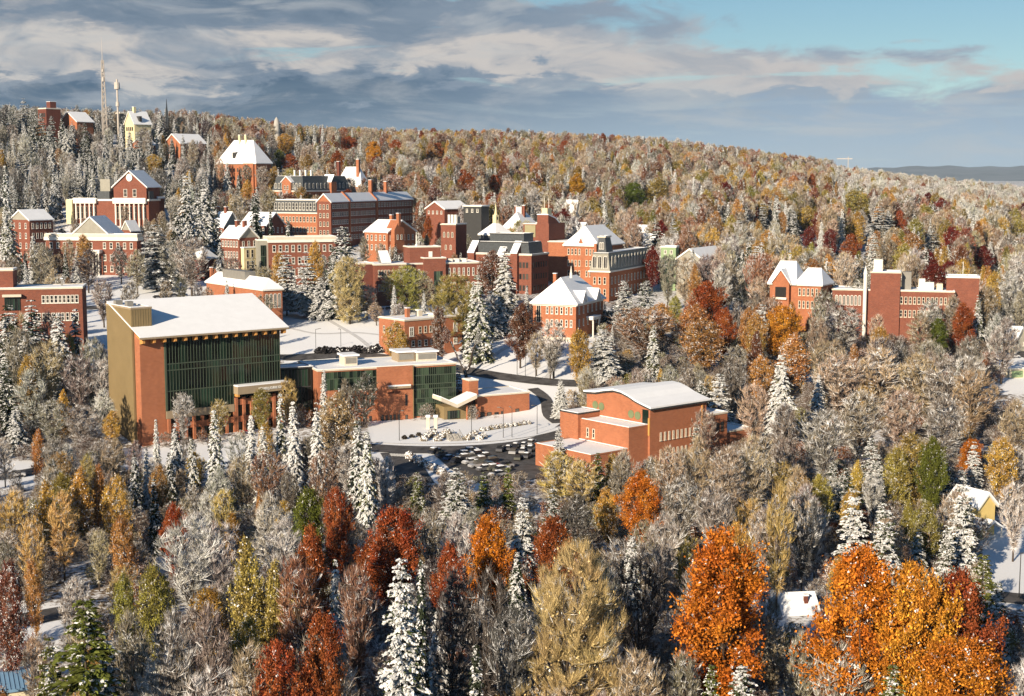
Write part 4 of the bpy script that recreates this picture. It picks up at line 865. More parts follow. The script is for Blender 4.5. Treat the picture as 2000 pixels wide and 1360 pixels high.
x3, x4 = ax(826), ax(868); b.part('entrance_bay', MB().box(x3, x4, -1.6, -.02, -3, T + 2.2), 'brick_red'); b.flat(x3, x4, -1.6, 6, T + 2.2, 'stone_trim', .4, .2)
b.curtain(ax(845), ax(861), 0, T - 2.5, [T * .33, T * .6], 4, -1.62, 4, 'curtain_glass', 'dark_metal', seed=41)
b.wins('R', ax(737), ax(762), 4, [T - 3.0, T - 8.4], .8, 2.6, 0, 'cream'); b.wins('R', ax(873), ax(938), 7, [T - 3.0, T - 8.4], .8, 3.0, 0, 'white'); b.wins('R', ax(775), ax(822), 6, [T - 3.0, T - 8.4], .8, 2.6, 0, 'white')
b.part('skylight', MB().extr([(6, T + .5), (11, T + .5), (11, T + 4.6)], 'x', ax(754), ax(771)), 'grey_metal'); b.part('skylight_snow', MB().extr([(5.8, T + .62), (11, T + 4.75), (11, T + 5.0), (5.8, T + .9)], 'x', ax(753), ax(772)), 'roof_snow')
for p in (885, 898, 912): b.part('roof_unit', MB().box(ax(p), ax(p + 7), 5, 8, T + .2, T + 1.7), 'white_trim')
b.part('vent_mast', MB().cyl(ax(815, 5), 6, zt, zt + 4.5, .22).cyl(ax(815, 5), 6, zt, zt + 1.1, .6, .5), 'white_trim')
# ---- arched brick tower
b = B('arched_tower', 'square red brick tower with three arched windows and pale rooftop tanks', 'tower', 890, 590, 64, 440)
L = b.along(0, 0, 'x', 911); W = b.along(0, 0, 'y', 861); T = b.top
b.block(0, L, 0, W, T, 'brick_red'); b.flat(0, L, 0, W, T, 'stone_trim', .45, .25); b.wins('L', .6, W - .6, 3, [T - 4.0], 1.0, 2.3, 0, 'archdark'); b.wins('L', 1.2, W - 1.2, 2, [T - 9.2], .9, 2.1, 0, 'archdark')
for i in range(3): b.part('roof_tank', MB().cyl(L * .35, W * (.25 + .22 * i), T + .3, T + 4.2, .62, n=10), 'white_trim')
b.part('roof_tank', MB().cyl(L * .7, W * .35, T + .3, T + 3.8, .9, n=10), 'grey_metal')
# ---- dark-topped library
b = B('library', 'large red brick library block with dark slate upper storey and brick stair shafts', 'building', 1038, 566, 62, 500)
L = b.along(0, 0, 'x', 1071); W = b.along(0, 0, 'y', 915); T = b.top
b.block(0, L, 0, W, T, 'brick_red'); b.flat(0, L, 0, W, T, 'stone_trim', .6, .3)
zs = b.hz(476, 2, 4); b.part('slate_storey', MB().extr([(1.6, T), (W - 3, T), (W - 3.6, zs), (2.2, zs)], 'x', 1.6, L - 1.6), 'slate'); b.flat(2.0, L - 2.0, 2.6, W - 4, zs, 'dark_metal', .5, .2)
zu = b.hz(458, 4, 12); b.part('slate_penthouse', MB().box(3.4, L - 3.4, W * .18, W * .72, zs, zu), 'slate'); b.flat(3.4, L - 3.4, W * .18, W * .72, zu, 'dark_metal', .4, .2)
for px, pz in ((1005, 478), (921, 477), (978, 484)):
    y = b.along(-.9, 0, 'y', px, T + 3); w_ = 1.5; zt = z_at(pz, b.Y + y * b.c) - b.base
    b.part('stair_shaft', MB().extr([(-1.6, -4), (2.6, -4), (2.6, zt + 1.0), (-1.6, zt - 3.4)], 'y', y - w_, y + w_), 'brick_red'); b.part('shaft_snow', MB().extr([(-1.8, zt - 3.5), (2.6, zt + 1.02), (2.6, zt + 1.4), (-1.8, zt - 3.1)], 'y', y - w_ - .1, y + w_ + .1), 'roof_snow')
b.wins('L', 1.2, W * .30, 5, [T - 3.8, T - 8.4, T - 13.0], 1.0, 2.2, 0, 'dark'); b.wins('L', W * .38, W * .92, 8, [T - 3.8, T - 8.4], 1.0, 2.2, 0, 'dark'); b.wins('R', 1, L - 1, 6, [T - 3.8, T - 8.4, T - 13.0], .9, 2.2, 0, 'dark')
# ---- spire with pyramid roof
b = B('spire_house', 'cream bell turret rising from a snowy pyramid roof behind the library', 'tower', 968, 612, 45, 459)
T = b.top; w = 5.2; b.block(0, w * 2, 0, w * 2, T, 'slate'); zr = b.hz(432, w, w) - T; b.hip(0, w * 2, 0, w * 2, T, zr, .5, inset=w + .5)
z0, z1, z2 = T + zr - 1.4, b.hz(420, w, w), b.hz(396, w, w); b.part('turret', MB().box(w - .95, w + .95, w - .95, w + .95, z0, z1), 'cream_paint'); b.part('turret_opening', MB().box(w - .35, w + .35, w - .99, w - .952, z0 + 2.0, z1 - .8), 'dark_metal'); b.part('spire', MB().cyl(w, w, z1, z1 + .4, .9, .8).cyl(w, w, z1 + .4, z2, .62, .05, n=8), 'cream_paint')
# ---- stepped brick tower
b = B('stepped_tower', 'stepped red brick tower block with copper panel behind the library', 'tower', 1072, 612, 62, 437)
L = b.along(0, 0, 'x', 1103); W = b.along(0, 0, 'y', 1048); T = b.top
b.block(0, L, 0, W, T, 'brick_red'); b.part('sloped_head', MB().extr([(0, T), (L, T - 3), (L * .45, T + 2.0), (0, T + 3.6)], 'y', .3, W - .3), 'brick_red'); b.part('sloped_snow', MB().extr([(-.2, T + 3.7), (L * .45, T + 2.05), (L + .2, T - 2.95), (L + .2, T - 2.5), (L * .45, T + 2.5), (-.2, T + 4.1)], 'y', .2, W - .2), 'roof_snow')
W2 = b.along(1, W + .1, 'y', 1022, T); b.block(1.0, L * .8, W + .05, W2, T - .5, 'brick_red', name='wing_wall'); b.flat(1.0, L * .8, W + .05, W2, T - .5, 'stone_trim', .4, .2); b.part('copper_panel', MB().box(.8, .998, W + 1, W2 - .8, T - 6, T - .8), 'copper'); b.part('roof_cabin', MB().box(2, 6, W * .3, W * .75, T + 1.8, T + 6.5), 'cream_paint')
for y in (W * .35, W * .7): b.part('aerial', MB().cyl(4, y, T + 6.5, T + 11, .1), 'white_trim')
# ---- cream hall behind the library
b = B('cream_hall', 'cream and brick hall with white hip roof behind the library', 'building', 1022, 690, 60, 446)
L = b.along(0, 0, 'x', 1052); W = b.along(0, 0, 'y', 983); T = b.top
b.block(0, L, 0, W, T, 'brick_orange'); b.hip(0, L, 0, W, T, b.hz(414, L * .4, W * .5) - T, .8, inset=W * .36); b.wins('L', .6, W - .6, 6, [T - 2.0], 1.0, 2.4, 0, 'cream'); b.chimney(L * .5, W * .35, T + 3, b.hz(402, L * .5, W * .35), 1.2); b.chimney(L * .5, W * .75, T + 3, b.hz(403, L * .5, W * .75), 1.2)
b.part('belvedere', MB().box(L * .42, L * .6, W * .42, W * .7, T + 5, b.hz(404, L * .5, W * .5)), 'white_trim')
# ---- large hall with white hip roof
b = B('hip_roofed_hall', 'large brick hall with broad white hip roof beside the mansard building', 'building', 1168, 598, 62, 480)
L = b.along(0, 0, 'x', 1216); W = b.along(0, 0, 'y', 1104); T = b.top
b.block(0, L, 0, W, T, 'brick_orange'); b.hip(0, L, 0, W, T, b.hz(440, L * .4, W * .4) - T, 1.0, inset=W * .30); W2 = b.along(1, W, 'y', 1071); b.block(1, L - 2, W + .05, W2, b.hz(474, 1, W), 'brick_orange', name='wing_wall'); b.flat(1, L - 2, W + .05, W2, b.hz(474, 1, W), 'stone_trim', .5, .3)
b.wins('L', 1.0, W - .8, 8, [T - 2.8, T - 7.6, T - 12.0], .95, 2.6, 0, 'cream', skip=(3,)); b.part('roof_dormer', MB().extr([(W * .42, T), (W * .58, T), (W * .5, T + 3)], 'x', -.6, 3), 'brick_orange'); b.part('dormer_snow', MB().extr([(W * .40, T), (W * .5, T + 3.2), (W * .60, T), (W * .60, T + .4), (W * .5, T + 3.6), (W * .40, T + .4)], 'x', -.8, 4.5), 'roof_snow')
# ---- Victorian mansard building
b = B('mansard_building', 'Victorian building with grey slate mansard and white arched dormers', 'building', 1190, 556, 66, 532)
L = b.along(0, 0, 'x', 1268); W = b.along(0, 0, 'y', 1153); T = b.top
b.block(0, L, 0, W, T, 'brick_orange'); zm = b.hz(497, 0, 0); i_ = 1.0
def mansard(b, x0, x1, y0, y1, z0, z1, ins, mat='slate'):
    return b.part('mansard_roof', MB().poly([(x0, y0, z0), (x1, y0, z0), (x1, y1, z0), (x0, y1, z0), (x0 + ins, y0 + ins, z1), (x1 - ins, y0 + ins, z1), (x1 - ins, y1 - ins, z1), (x0 + ins, y1 - ins, z1)], [(0, 3, 2, 1), (4, 5, 6, 7), (0, 1, 5, 4), (1, 2, 6, 5), (2, 3, 7, 6), (3, 0, 4, 7)]), mat)
mansard(b, -.3, L + .3, -.3, W + .3, T + .5, zm, 1.1, 'grey_stucco'); b.part('cornice', MB().box(-.7, L + .7, -.7, W + .7, T - .1, T + .49), 'white_trim'); b.flat(.9, L - .9, .9, W - .9, zm, 'slate_roof', .5, .35)
dz = (T + zm) / 2 + .2
b.wins('L', .5, W - .5, 3, [dz], 1.7, (zm - T) * .74, -.05, 'arch'); b.wins('R', 1, L - 1, 12, [dz], 1.5, (zm - T) * .74, -.05, 'arch'); b.wins('L', .8, W - .8, 3, [T - 3.4, T - 8], 1.1, 2.8, 0, 'cream'); b.wins('R', 1, L - 1, 12, [T - 3.4, T - 8], 1.1, 2.8, 0, 'white')
zt = b.hz(464, 6, 3); b.part('mansard_tower', MB().poly([(2, 2, zm), (10, 2, zm), (10, W - 1.5, zm), (2, W - 1.5, zm), (3, 3, zt), (9, 3, zt), (9, W - 2.2, zt), (3, W - 2.2, zt)], [(0, 3, 2, 1), (4, 5, 6, 7), (0, 1, 5, 4), (1, 2, 6, 5), (2, 3, 7, 6), (3, 0, 4, 7)]), 'slate'); b.flat(3, 9, 3, W - 2.2, zt, 'stone_trim', .6, .4)
b.wins('L', 3.0, W - 3.0, 2, [(zm + zt) / 2], 1.1, 2.8, 1.9, 'arch'); b.chimney(1.5, W * .8, zm, zm + 4, 1.0, 'brick_orange')
# ---- low roofs right of the mansard building
for nm, lab, xc, Y, a, yt, xl, xr, ypk, wall in (('green_pavilion', 'small pale green flat-topped block beside the red tree', 1320, 600, 70, 484, 1291, 1326, None, 'green_panel'), ('long_low_house', 'long low house with white roof at the edge of the hillside wood', 1372, 575, 60, 507, 1322, 1420, 487, 'grey_stucco'), ('gabled_house', 'house with white roof just behind the mansard building', 1272, 660, 58, 478, 1232, 1290, 458, 'brick_orange'), ('white_cottage', 'small white cottage among trees above the library', 1124, 730, 55, 410, 1104, 1131, 392, 'white_trim'), ('hillside_cottage', 'small white-roofed cottage below the yellow hillside trees', 1262, 700, 50, 455, 1240, 1276, 441, 'pale_siding'), ('grey_cottage', 'grey cottage roof between hip-roofed hall and hillside', 1138, 680, 50, 448, 1122, 1150, 436, 'grey_stucco'), ('snowy_long_house', 'long snow-roofed house left of the arched tower', 868, 720, 50, 408, 832, 915, 394, 'brick_red'), ('dark_annexe', 'dark flat annexe with white window frame behind arched tower', 940, 680, 60, 404, 905, 955, None, 'dark_metal')):
    b = B(nm, lab, 'building' if 'house' not in nm and 'cottage' not in nm else 'house', xc, Y, a, yt); L = b.along(0, 0, 'x', xr); W = b.along(0, 0, 'y', xl); T = b.top; b.block(0, L, 0, W, T, wall)
    if ypk is None: b.flat(0, L, 0, W, T, 'white_trim', .5, .3)
    else: b.gable(0, L, 0, W, T, max(1.5, b.hz(ypk, 0, W * .5) - T), 'x' if L > W else 'y', wall, .6)
    b.wins('L', .6, W - .6, max(2, int(W / 3)), [T - 1.9], 1.1, 1.6, 0, 'white')
# ---- big residence
b = B('residence', 'long red brick residence with rows of small windows and snowy roof', 'building', 646, 700, 68, 394)
L = b.along(0, 0, 'x', 806); W = b.along(0, 0, 'y', 619); T = b.top
b.block(0, L, 0, W, T, 'brick_red'); h_ = (b.hz(370, 6, W / 2) - T) * .62; b.gable(0, L, 0, W, T, h_, 'x', 'brick_orange', .5)
for px in (682, 735):
    x = b.along(0, 0, 'x', px); b.part('fire_wall', MB().extr([(-.6, -4), (W + .6, -4), (W + .6, T + .5), (W / 2, T + h_ + 1.2), (-.6, T + .5)], 'x', x - .5, x + .5), 'brick_orange')
b.chimney(b.along(0, 0, 'x', 737), W * .5, T + h_ - 1, b.hz(352, 40, W / 2), 1.8, 'brick_orange'); b.chimney(b.along(0, 0, 'x', 766), W * .5, T + h_ - 1, b.hz(355, 60, W / 2), 1.6, 'brick_orange')
for p0, p1, n in ((648, 680, 7), (684, 733, 10), (738, 804, 13)): b.wins('R', b.along(0, 0, 'x', p0), b.along(0, 0, 'x', p1), n, [T - 2.4 - 3.9 * k for k in range(5)], 1.5, 2.2, 0, 'white')
b.wins('L', .8, W - .8, 3, [T - 2.6 - 4.2 * k for k in range(4)], 1.1, 2.3, 0, 'cream')
W2 = b.along(1, W, 'y', 534); zw = b.hz(417, 1, W); b.block(1, 12, W + .05, W2, zw, 'brick_orange', name='wing_wall'); zt = b.hz(392, 1, W); mansard(b, .8, 12.2, W + .06, W2 + .2, zw + .35, zt, 1.0, 'slate'); b.part('cornice', MB().box(.5, 12.4, W + .07, W2 + .4, zw - .2, zw + .34), 'white_trim'); b.flat(2, 11, W + 1.2, W2 - .9, zt, 'white_trim', .4, .2)
b.wins('L', W + 1, W2 - .5, 12, [(zw + zt) / 2 + .2], 1.3, 3.6, .85, 'white'); b.wins('L', W + 1, W2 - .5, 12, [zw - 3.0, zw - 8.0, zw - 12.5], 1.2, 2.6, 1, 'cream')
# ---- old mansard hall behind the residence
b = B('slate_hall', 'dark slate mansard hall with round-headed dormers above the residence', 'building', 592, 770, 58, 374)
L = b.along(0, 0, 'x', 684); W = b.along(0, 0, 'y', 532); T = b.top
b.block(0, L, 0, W, T, 'brick_orange'); zt = b.hz(346, 2, 2); mansard(b, -.2, L + .2, -.2, W + .2, T + .4, zt, 2.0, 'slate'); b.part('cornice', MB().box(-.5, L + .5, -.5, W + .5, T - .2, T + .39), 'white_trim'); b.flat(2.1, L - 2.1, 2.1, W - 2.1, zt, 'dark_metal', .5, .1)
b.wins('R', 1, L - 1, 12, [T + 3.0], 1.5, 3.0, .2, 'arch'); b.wins('L', 1, W - 1, 8, [T + 3.0], 1.5, 3.0, .2, 'arch', skip=(3, 4)); b.wins('L', 1, W - 1, 8, [T - 3, T - 7.5], 1.1, 2.5, 0, 'cream')
b.part('front_bay', MB().box(-1.0, 3, W * .36, W * .64, -3, T + 4.6), 'brick_orange'); b.part('bay_gable', MB().extr([(W * .34, T + 4.6), (W * .66, T + 4.6), (W * .5, T + 7.6)], 'x', -1.1, 3), 'brick_orange'); b.part('bay_snow', MB().extr([(W * .32, T + 4.5), (W * .5, T + 7.8), (W * .68, T + 4.5), (W * .68, T + 5), (W * .5, T + 8.3), (W * .32, T + 5)], 'x', -1.4, 3.2), 'roof_snow'); b.wins('L', W * .40, W * .60, 2, [T + 2, T - 3, T - 7.5], 1.0, 2.4, -1.0, 'cream')
for k in range(4): b.chimney(L * .3, W * (.2 + .18 * k), zt, zt + 3.5, .8, 'white_trim')
x = L * .55; b.part('cross_gable', MB().box(x, x + 4.5, -1.4, 4, -3, T + 5), 'brick_orange'); b.part('cross_gable_head', MB().extr([(x, T + 5), (x + 4.5, T + 5), (x + 2.25, T + 8.4)], 'y', -1.4, 5), 'slate'); b.part('cross_gable_snow', MB().extr([(x - .5, T + 4.8), (x + 2.25, T + 8.7), (x + 2.25, T + 9.1), (x - .5, T + 5.2)], 'y', -1.8, 5), 'roof_snow')
# ---- white-roofed block behind
b = B('white_roofed_block', 'brick block with white roof and tall chimney behind slate hall', 'building', 706, 830, 64, 364)
L = b.along(0, 0, 'x', 722); W = b.along(0, 0, 'y', 657); T = b.top; b.block(0, L, 0, W, T, 'brick_orange'); b.hip(0, L, 0, W, T, b.hz(326, L / 2, W / 2) - T, .6, inset=L * .5); b.chimney(L * .3, W * .22, T, b.hz(312, 2, 4), 1.8, 'brick_orange'); b.chimney(L * .3, W * 1.0, T, b.hz(316, 2, W), 1.6, 'brick_dark'); b.wins('L', 1, W - 1, 5, [T - 3, T - 7], 1.2, 2.5, 0, 'cream')
# ---- hall on the hill with high hip roof
b = B('hilltop_hall', 'tall red brick hall with big white hip roof and cream chimneys', 'building', 500, 850, 58, 319)
L = b.along(0, 0, 'x', 529); W = b.along(0, 0, 'y', 425); T = b.top
b.block(0, L, 0, W, T, 'brick_orange'); rz_ = b.hz(274, L * .5, W * .5) - T; b.hip(0, L, 0, W, T, rz_, 1.0, inset=W * .28); b.part('end_bay', MB().box(-1.2, 0 - .01, W * .04, W * .30, -3, T - .1), 'brick_orange')
b.chimney(L * .45, W * .42, T + rz_ - 3, T + rz_ + 3, 1.3, 'cream_paint'); b.chimney(L * .45, W * .58, T + rz_ - 3, T + rz_ + 3, 1.3, 'cream_paint'); b.part('dormer', MB().box(.5, 3, W * .55, W * .62, T + 3, T + 6.5), 'dark_metal'); b.part('dormer_snow', MB().box(.2, 4, W * .53, W * .64, T + 6.51, T + 7.1), 'roof_snow')
b.wins('L', W * .34, W - 1, 7, [T - 4, T - 9, T - 14], 1.1, 2.2, 0, 'dark'); b.wins('R', 1, L - 1, 6, [T - 4, T - 9, T - 14], 1.1, 2.2, 0, 'dark')
# ---- colonnaded old arts building
b = B('colonnade_hall', 'brick hall with white colonnade and big central gable on the hillside', 'building', 290, 736, 78, 393)
L = b.along(0, 0, 'x', 311); W = b.along(0, 0, 'y', 134); T = b.top; ay = lambda px: b.along(0, 0, 'y', px)
b.block(0, L, 0, W, T, 'brick_red'); b.flat(0, L, 0, W, T, 'white_trim', .8, .5); y0, y1 = ay(285), ay(221); z1 = b.hz(364, 0, y0)
b.block(.8, 16, y0, y1, z1, 'brick_red', name='upper_wall', z0=T); b.gable(.8, 16, y0, y1, z1, b.hz(334, 0, (y0 + y1) / 2) - z1, 'x', 'brick_red', .9); b.wins('L', y0 + 4, y1 - 4, 2, [(T + z1) / 2 + .3], 2.0, 4.0, .8, 'white')
n_ = 10; md = (y0 + y1) / 2; zg = b.hz(347, 0, md); P = [(.3, md + 1.7 * math.cos(6.283 * i / 16), zg + 2.0 * math.sin(6.283 * i / 16)) for i in range(16)]; b.part('gable_roundel', MB().poly(P + [(.78, p[1], p[2]) for p in P], [tuple(range(16))] + [(i, (i + 1) % 16, (i + 1) % 16 + 16, i + 16) for i in range(16)]), 'white_trim')
for p0, p1, n in ((223, 287, 7), (146, 190, 5)):
    ya, yb_ = ay(p1), ay(p0); b.part('entablature', MB().box(-1.9, -.01, ya, yb_, T - 1.3, T + .6), 'white_trim'); b.part('balustrade', MB().box(-1.8, -1.5, ya, yb_, T + .61, T + 1.6), 'white_trim')
    for i in range(n):
        y = ya + (yb_ - ya) * (i + .5) / n; b.part('column', MB().cyl(-1.4, y, -2, T - 1.31, .42, .36, n=8), 'white_trim')
    b.wins('L', ya + .6, yb_ - .6, n, [T - 6], 1.5, 6.5, 0, 'cream')
b.part('colonnade_end', MB().box(-1.9, -.02, ay(144), ay(132), -2, T + .7), 'cream_paint')
for p0, p1 in ((292, 312), (188, 212)): b.part('side_dormer', MB().box(1, 6, ay(p1) if p1 < 290 else -.0, ay(p0) if p0 < 290 else 0.3, T + .5, T + 5.0), 'slate')
b.part('roof_cabin', MB().box(2, 7, ay(212), ay(193), T + .6, b.hz(350, 3, ay(200))), 'grey_stucco'); b.part('low_annexe', MB().box(L + .1, L + 8, 1, 6, -3, b.hz(388, L, 3)), 'brick_dark'); b.part('low_annexe_snow', MB().box(L + .1, L + 8.2, .8, 6.2, b.hz(388, L, 3) + .002, b.hz(384, L, 3)), 'roof_snow')
# ---- portico hall
b = B('portico_hall', 'red brick hall with stone cornice, grey pediment and small white portico', 'building', 267, 615, 80, 467)
L = b.along(0, 0, 'x', 276); W = b.along(0, 0, 'y', 89); T = b.top; ay = lambda px: b.along(0, 0, 'y', px)
b.block(0, L, 0, W, T, 'brick_red'); b.part('cornice', MB().box(-.6, L + .6, -.6, W + .6, T - .8, T + .6), 'white_trim'); b.flat(-.2, L + .2, -.2, W + .2, T + .61, 'stone_trim', 1.4, .2)
y0, y1 = ay(212), ay(143); zp = T + 2.1; b.gable(-.3, 14, y0, y1, zp, b.hz(424, 0, (y0 + y1) / 2) - zp, 'x', 'grey_stucco', .4)
b.wins('L', 1, W - 1, 13, [T - 3.0, T - 8.2, T - 13.0], 1.35, 2.7, 0, 'white', skip=(5,)); yp0, yp1 = ay(199), ay(178); b.part('portico', MB().box(-3.0, -.01, yp0, yp1, T - 6.3, T - 5.2), 'white_trim'); b.part('portico_snow', MB().box(-3.1, -.01, yp0 - .1, yp1 + .1, T - 5.19, T - 4.8), 'roof_snow')
for f_ in (.12, .34, .66, .88): b.part('column', MB().cyl(-2.5, yp0 + (yp1 - yp0) * f_, -1, T - 6.31, .34, n=8), 'white_trim')
b.part('entrance_door', MB().box(-.25, -.01, yp0 + 1.0, yp1 - 1.0, -1, T - 8), 'dark_metal')
# ---- gabled halls on the left
def pediment_house(nm, lab, xc, Y, a, yt, xl, xr, ypk, rows, nL, nR, ridge, wall='brick_red', gw='grey_stucco', chim=()):
    b = B(nm, lab, 'building', xc, Y, a, yt); L = b.along(0, 0, 'x', xr); W = b.along(0, 0, 'y', xl); T = b.top
    b.block(0, L, 0, W, T, wall); h = b.hz(ypk, L * .5 if ridge == 'y' else 1, W / 2 if ridge == 'x' else 1) - T; b.gable(0, L, 0, W, T, h, ridge, gw, .5)
    if nL: b.wins('L', .6, W - .6, nL, [T - 2.6 - 4.4 * k for k in range(rows)], 1.1, 2.5, 0, 'white')
    if nR: b.wins('R', .6, L - .6, nR, [T - 2.6 - 4.4 * k for k in range(rows)], 1.1, 2.5, 0, 'white')
    for u, v in chim: b.chimney(L * u, W * v, T + h * .5, T + h + 2.4, 1.4, wall)
    return b, L, W, T, h
pediment_house('pedimented_house', 'three-storey brick hall with grey pediment at far left', 57, 630, 55, 430, 20, 103, 411, 4, 3, 5, 'x')
pediment_house('pediment_wing', 'small snowy roof with pediment behind the portico hall', 255, 660, 58, 450, 238, 272, 432, 2, 3, 3, 'x')
pediment_house('tall_chimney_house', 'brick hall with twin chimneys and pediment left of yellow bay', 437, 650, 55, 443, 400, 470, 415, 4, 5, 3, 'y', chim=((.5, .3), (.5, .75)))
b, L, W, T, h = pediment_house('yellow_bay_house', 'brick gabled house with three-storey yellow bay window', 467, 590, 48, 465, 431, 504, 443, 3, 6, 3, 'y', chim=((.5, .2), (.5, .6)))
zb = T - 4.2; bay = b.part('yellow_bay', MB().box(L * .08, L * .95, -2.0, -.01, -3, zb), 'cream_paint'); MB().box(L * .05, L * .98, -2.2, -.01, zb + .003, zb + .45).build('bay_snow', 'roof_snow', bay)
b.wins('R', L * .14, L * .90, 3, [zb - 2.4, zb - 7.0], 1.5, 3.4, -2.0, 'cream')
pediment_house('snowy_roof_house', 'long brick house with unbroken snowy roof behind yellow bay house', 520, 680, 60, 440, 470, 556, 416, 2, 6, 4, 'y', gw='brick_red')
b = B('grey_cottage_left', 'low cottage with blue-shaded snowy roof left of yellow bay house', 'house', 398, 600, 60, 505); b.o.name = 'shaded_cottage'
L = b.along(0, 0, 'x', 405); W = b.along(0, 0, 'y', 370); T = b.top; L = max(L, 8); b.block(0, L, 0, W, T, 'brick_dark'); b.hip(0, L, 0, W, T, 5, .8); b.wins('L', .6, W - .6, 2, [T - 2], 1.2, 2, 0, 'white')
# ---- white cornice block and its glazed link
b = B('cornice_block', 'brick block with broad white cornice and grey glazed link', 'building', 525, 585, 18, 470)
L = b.along(0, 0, 'x', 655); T = b.top; b.block(0, L, 0, 14, T, 'brick_red'); b.part('cornice', MB().box(-.4, L + .4, -.6, 14.4, T - .9, T + .2), 'white_trim'); b.flat(-.2, L + .2, -.3, 14.2, T + .21, 'stone_trim', 1.2, .2)
b.wins('R', .8, L - .8, 10, [T - 3.4, T - 8.4, T - 13.2], 1.35, 2.8, 0, 'white'); x0 = b.along(0, 2, 'x', 504); b.block(x0, -.05, 2, 10, T - .2, 'grey_stucco', name='link_wall'); b.curtain(x0 + 1, -1.0, 2, T - 2, [T * .35, T * .65], 3, 1.98, 3, 'curtain_glass_dark', seed=51); b.flat(x0, -.05, 2, 10, T - .2, 'white_trim', .4, .2)
# ---- gabled brick house with stepped chimney
b, L, W, T, h = pediment_house('chimney_house', 'brick house with snowy roof and stout gable chimney, centre of campus', 757, 650, 52, 454, 712, 812, 431, 2, 5, 6, 'y', 'brick_orange', 'brick_orange', ((.55, .5),))
b.part('gable_bay', MB().box(L * .1, L * .45, -2.5, -.01, -3, T + 1), 'brick_orange'); b.part('gable_bay_head', MB().extr([(L * .1, T + 1), (L * .45, T + 1), (L * .275, T + 5.5)], 'y', -2.5, 3), 'brick_orange'); b.chimney(L * .275, -2.0, T + 3, T + 8.5, 1.5, 'brick_orange'); b.wins('R', L * .14, L * .41, 2, [T - 2.2], 1.0, 2.2, -2.5, 'white')
# ---- right-hand brick block: hipped hall and long flat range
b = B('hipped_hall', 'orange brick hall with two white hip roofs and gabled porch bay', 'building', 1604, 490, 62, 557)
L = b.along(0, 0, 'x', 1625); W = b.along(0, 0, 'y', 1504); T = b.top; ay = lambda px: b.along(0, 0, 'y', px)
b.block(0, L, 0, W, T, 'brick_orange'); ym = ay(1553); b.hip(0, L, 0, ym - .5, T, b.hz(523, L / 2, ym / 2) - T, .8, inset=ym * .30, ridge='y'); b.hip(-.4, L - .4, ym, W, T + .1, b.hz(510, L / 2, (ym + W) / 2) - T, .8, inset=(W - ym) * .26, ridge='y')
y0, y1 = ay(1545), ay(1513); b.part('porch_bay', MB().box(-2.2, -.42, y0, y1, -3, T + .4), 'brick_orange'); b.part('bay_gable', MB().extr([(y0, T + .41), (y1, T + .41), ((y0 + y1) / 2, T + 4.6)], 'x', -2.2, 3), 'brick_orange')
for sg, yy in ((-1, y0), (1, y1)): b.part('bay_roof', MB().extr([(yy + sg * .5, T + .1), ((y0 + y1) / 2, T + 4.9), ((y0 + y1) / 2, T + 5.3), (yy + sg * .5, T + .5)], 'x', -2.6, 4), 'roof_snow')
b.part('bay_window', MB().box(-2.35, -2.21, y0 + 1, y1 - 1, T - 4.5, T - 1.0), 'window_glass'); b.part('balcony', MB().box(-3.2, -2.22, y0 + .6, y1 - .6, T - 5.3, T - 4.6), 'white_trim'); b.wins('L', .8, ym - 1, 5, [T - 2.6, T - 7], .9, 2.6, 0, 'cream')
b = B('long_brick_range', 'long flat-roofed brick range with two towers among bare trees', 'building', 1864, 486, 74, 572)
L = b.along(0, 0, 'x', 1869); W = b.along(0, 0, 'y', 1626); T = b.top; ay = lambda px: b.along(0, 0, 'y', px); L = 13
b.block(0, L, 0, W, T, 'brick_red'); b.flat(0, L, 0, W, T, 'stone_trim', .5, .25); b.wins('L', .6, ay(1757), 12, [T - 3.0, T - 7.6], .95, 2.5, 0, 'cream'); b.wins('L', ay(1683), W - .8, 7, [T - 3.4], 1.0, 3.6, 0, 'arch')
y0, y1 = ay(1758), ay(1700); zt = b.hz(534, 0, y0); b.block(-1.0, 8, y0, y1, zt, 'brick_red', name='stair_tower'); b.flat(-1, 8, y0, y1, zt, 'stone_trim', .5, .2); b.part('roof_cabin', MB().box(2, 5, y0 + (y1 - y0) * .62, y0 + (y1 - y0) * .92, zt + .3, b.hz(507, 2, y1)), 'white_trim')
x9 = 4.0; y2 = b.along(x9, 0, 'y', 1848); ye = b.along(x9, 0, 'y', 1912); zt = b.hz(543, x9, 0); b.block(x9, 14, ye, y2, zt, 'brick_red', name='lift_tower'); b.flat(x9, 14, ye, y2, zt, 'white_trim', .5, .25); b.part('flag_mast', MB().cyl(x9 + 3, (y2 + ye) / 2, zt, zt + 5.5, .1), 'white_trim')
for p, w_, h_, m_ in ((1800, 2.2, 4.2, 'white_trim'), (1815, 3.0, 3.0, 'white_trim'), (1770, 3.2, 6.5, 'grey_metal'), (1745, 2.6, 5.5, 'white_trim'), (1835, 2.0, 2.6, 'pale_siding')):
    y = b.along(5, 0, 'y', p); b.part('roof_unit', MB().box(5, 8, y - w_ / 2, y + w_ / 2, T + .2, T + h_), m_)
b.part('white_turret', MB().cyl(-1.8, ay(1690), -2, b.hz(524, 0, ay(1690)) - 2, .65, n=8).cyl(-1.8, ay(1690), b.hz(524, 0, ay(1690)) - 2, b.hz(519, 0, ay(1690)), 0.8, .1, n=8), 'white_trim')
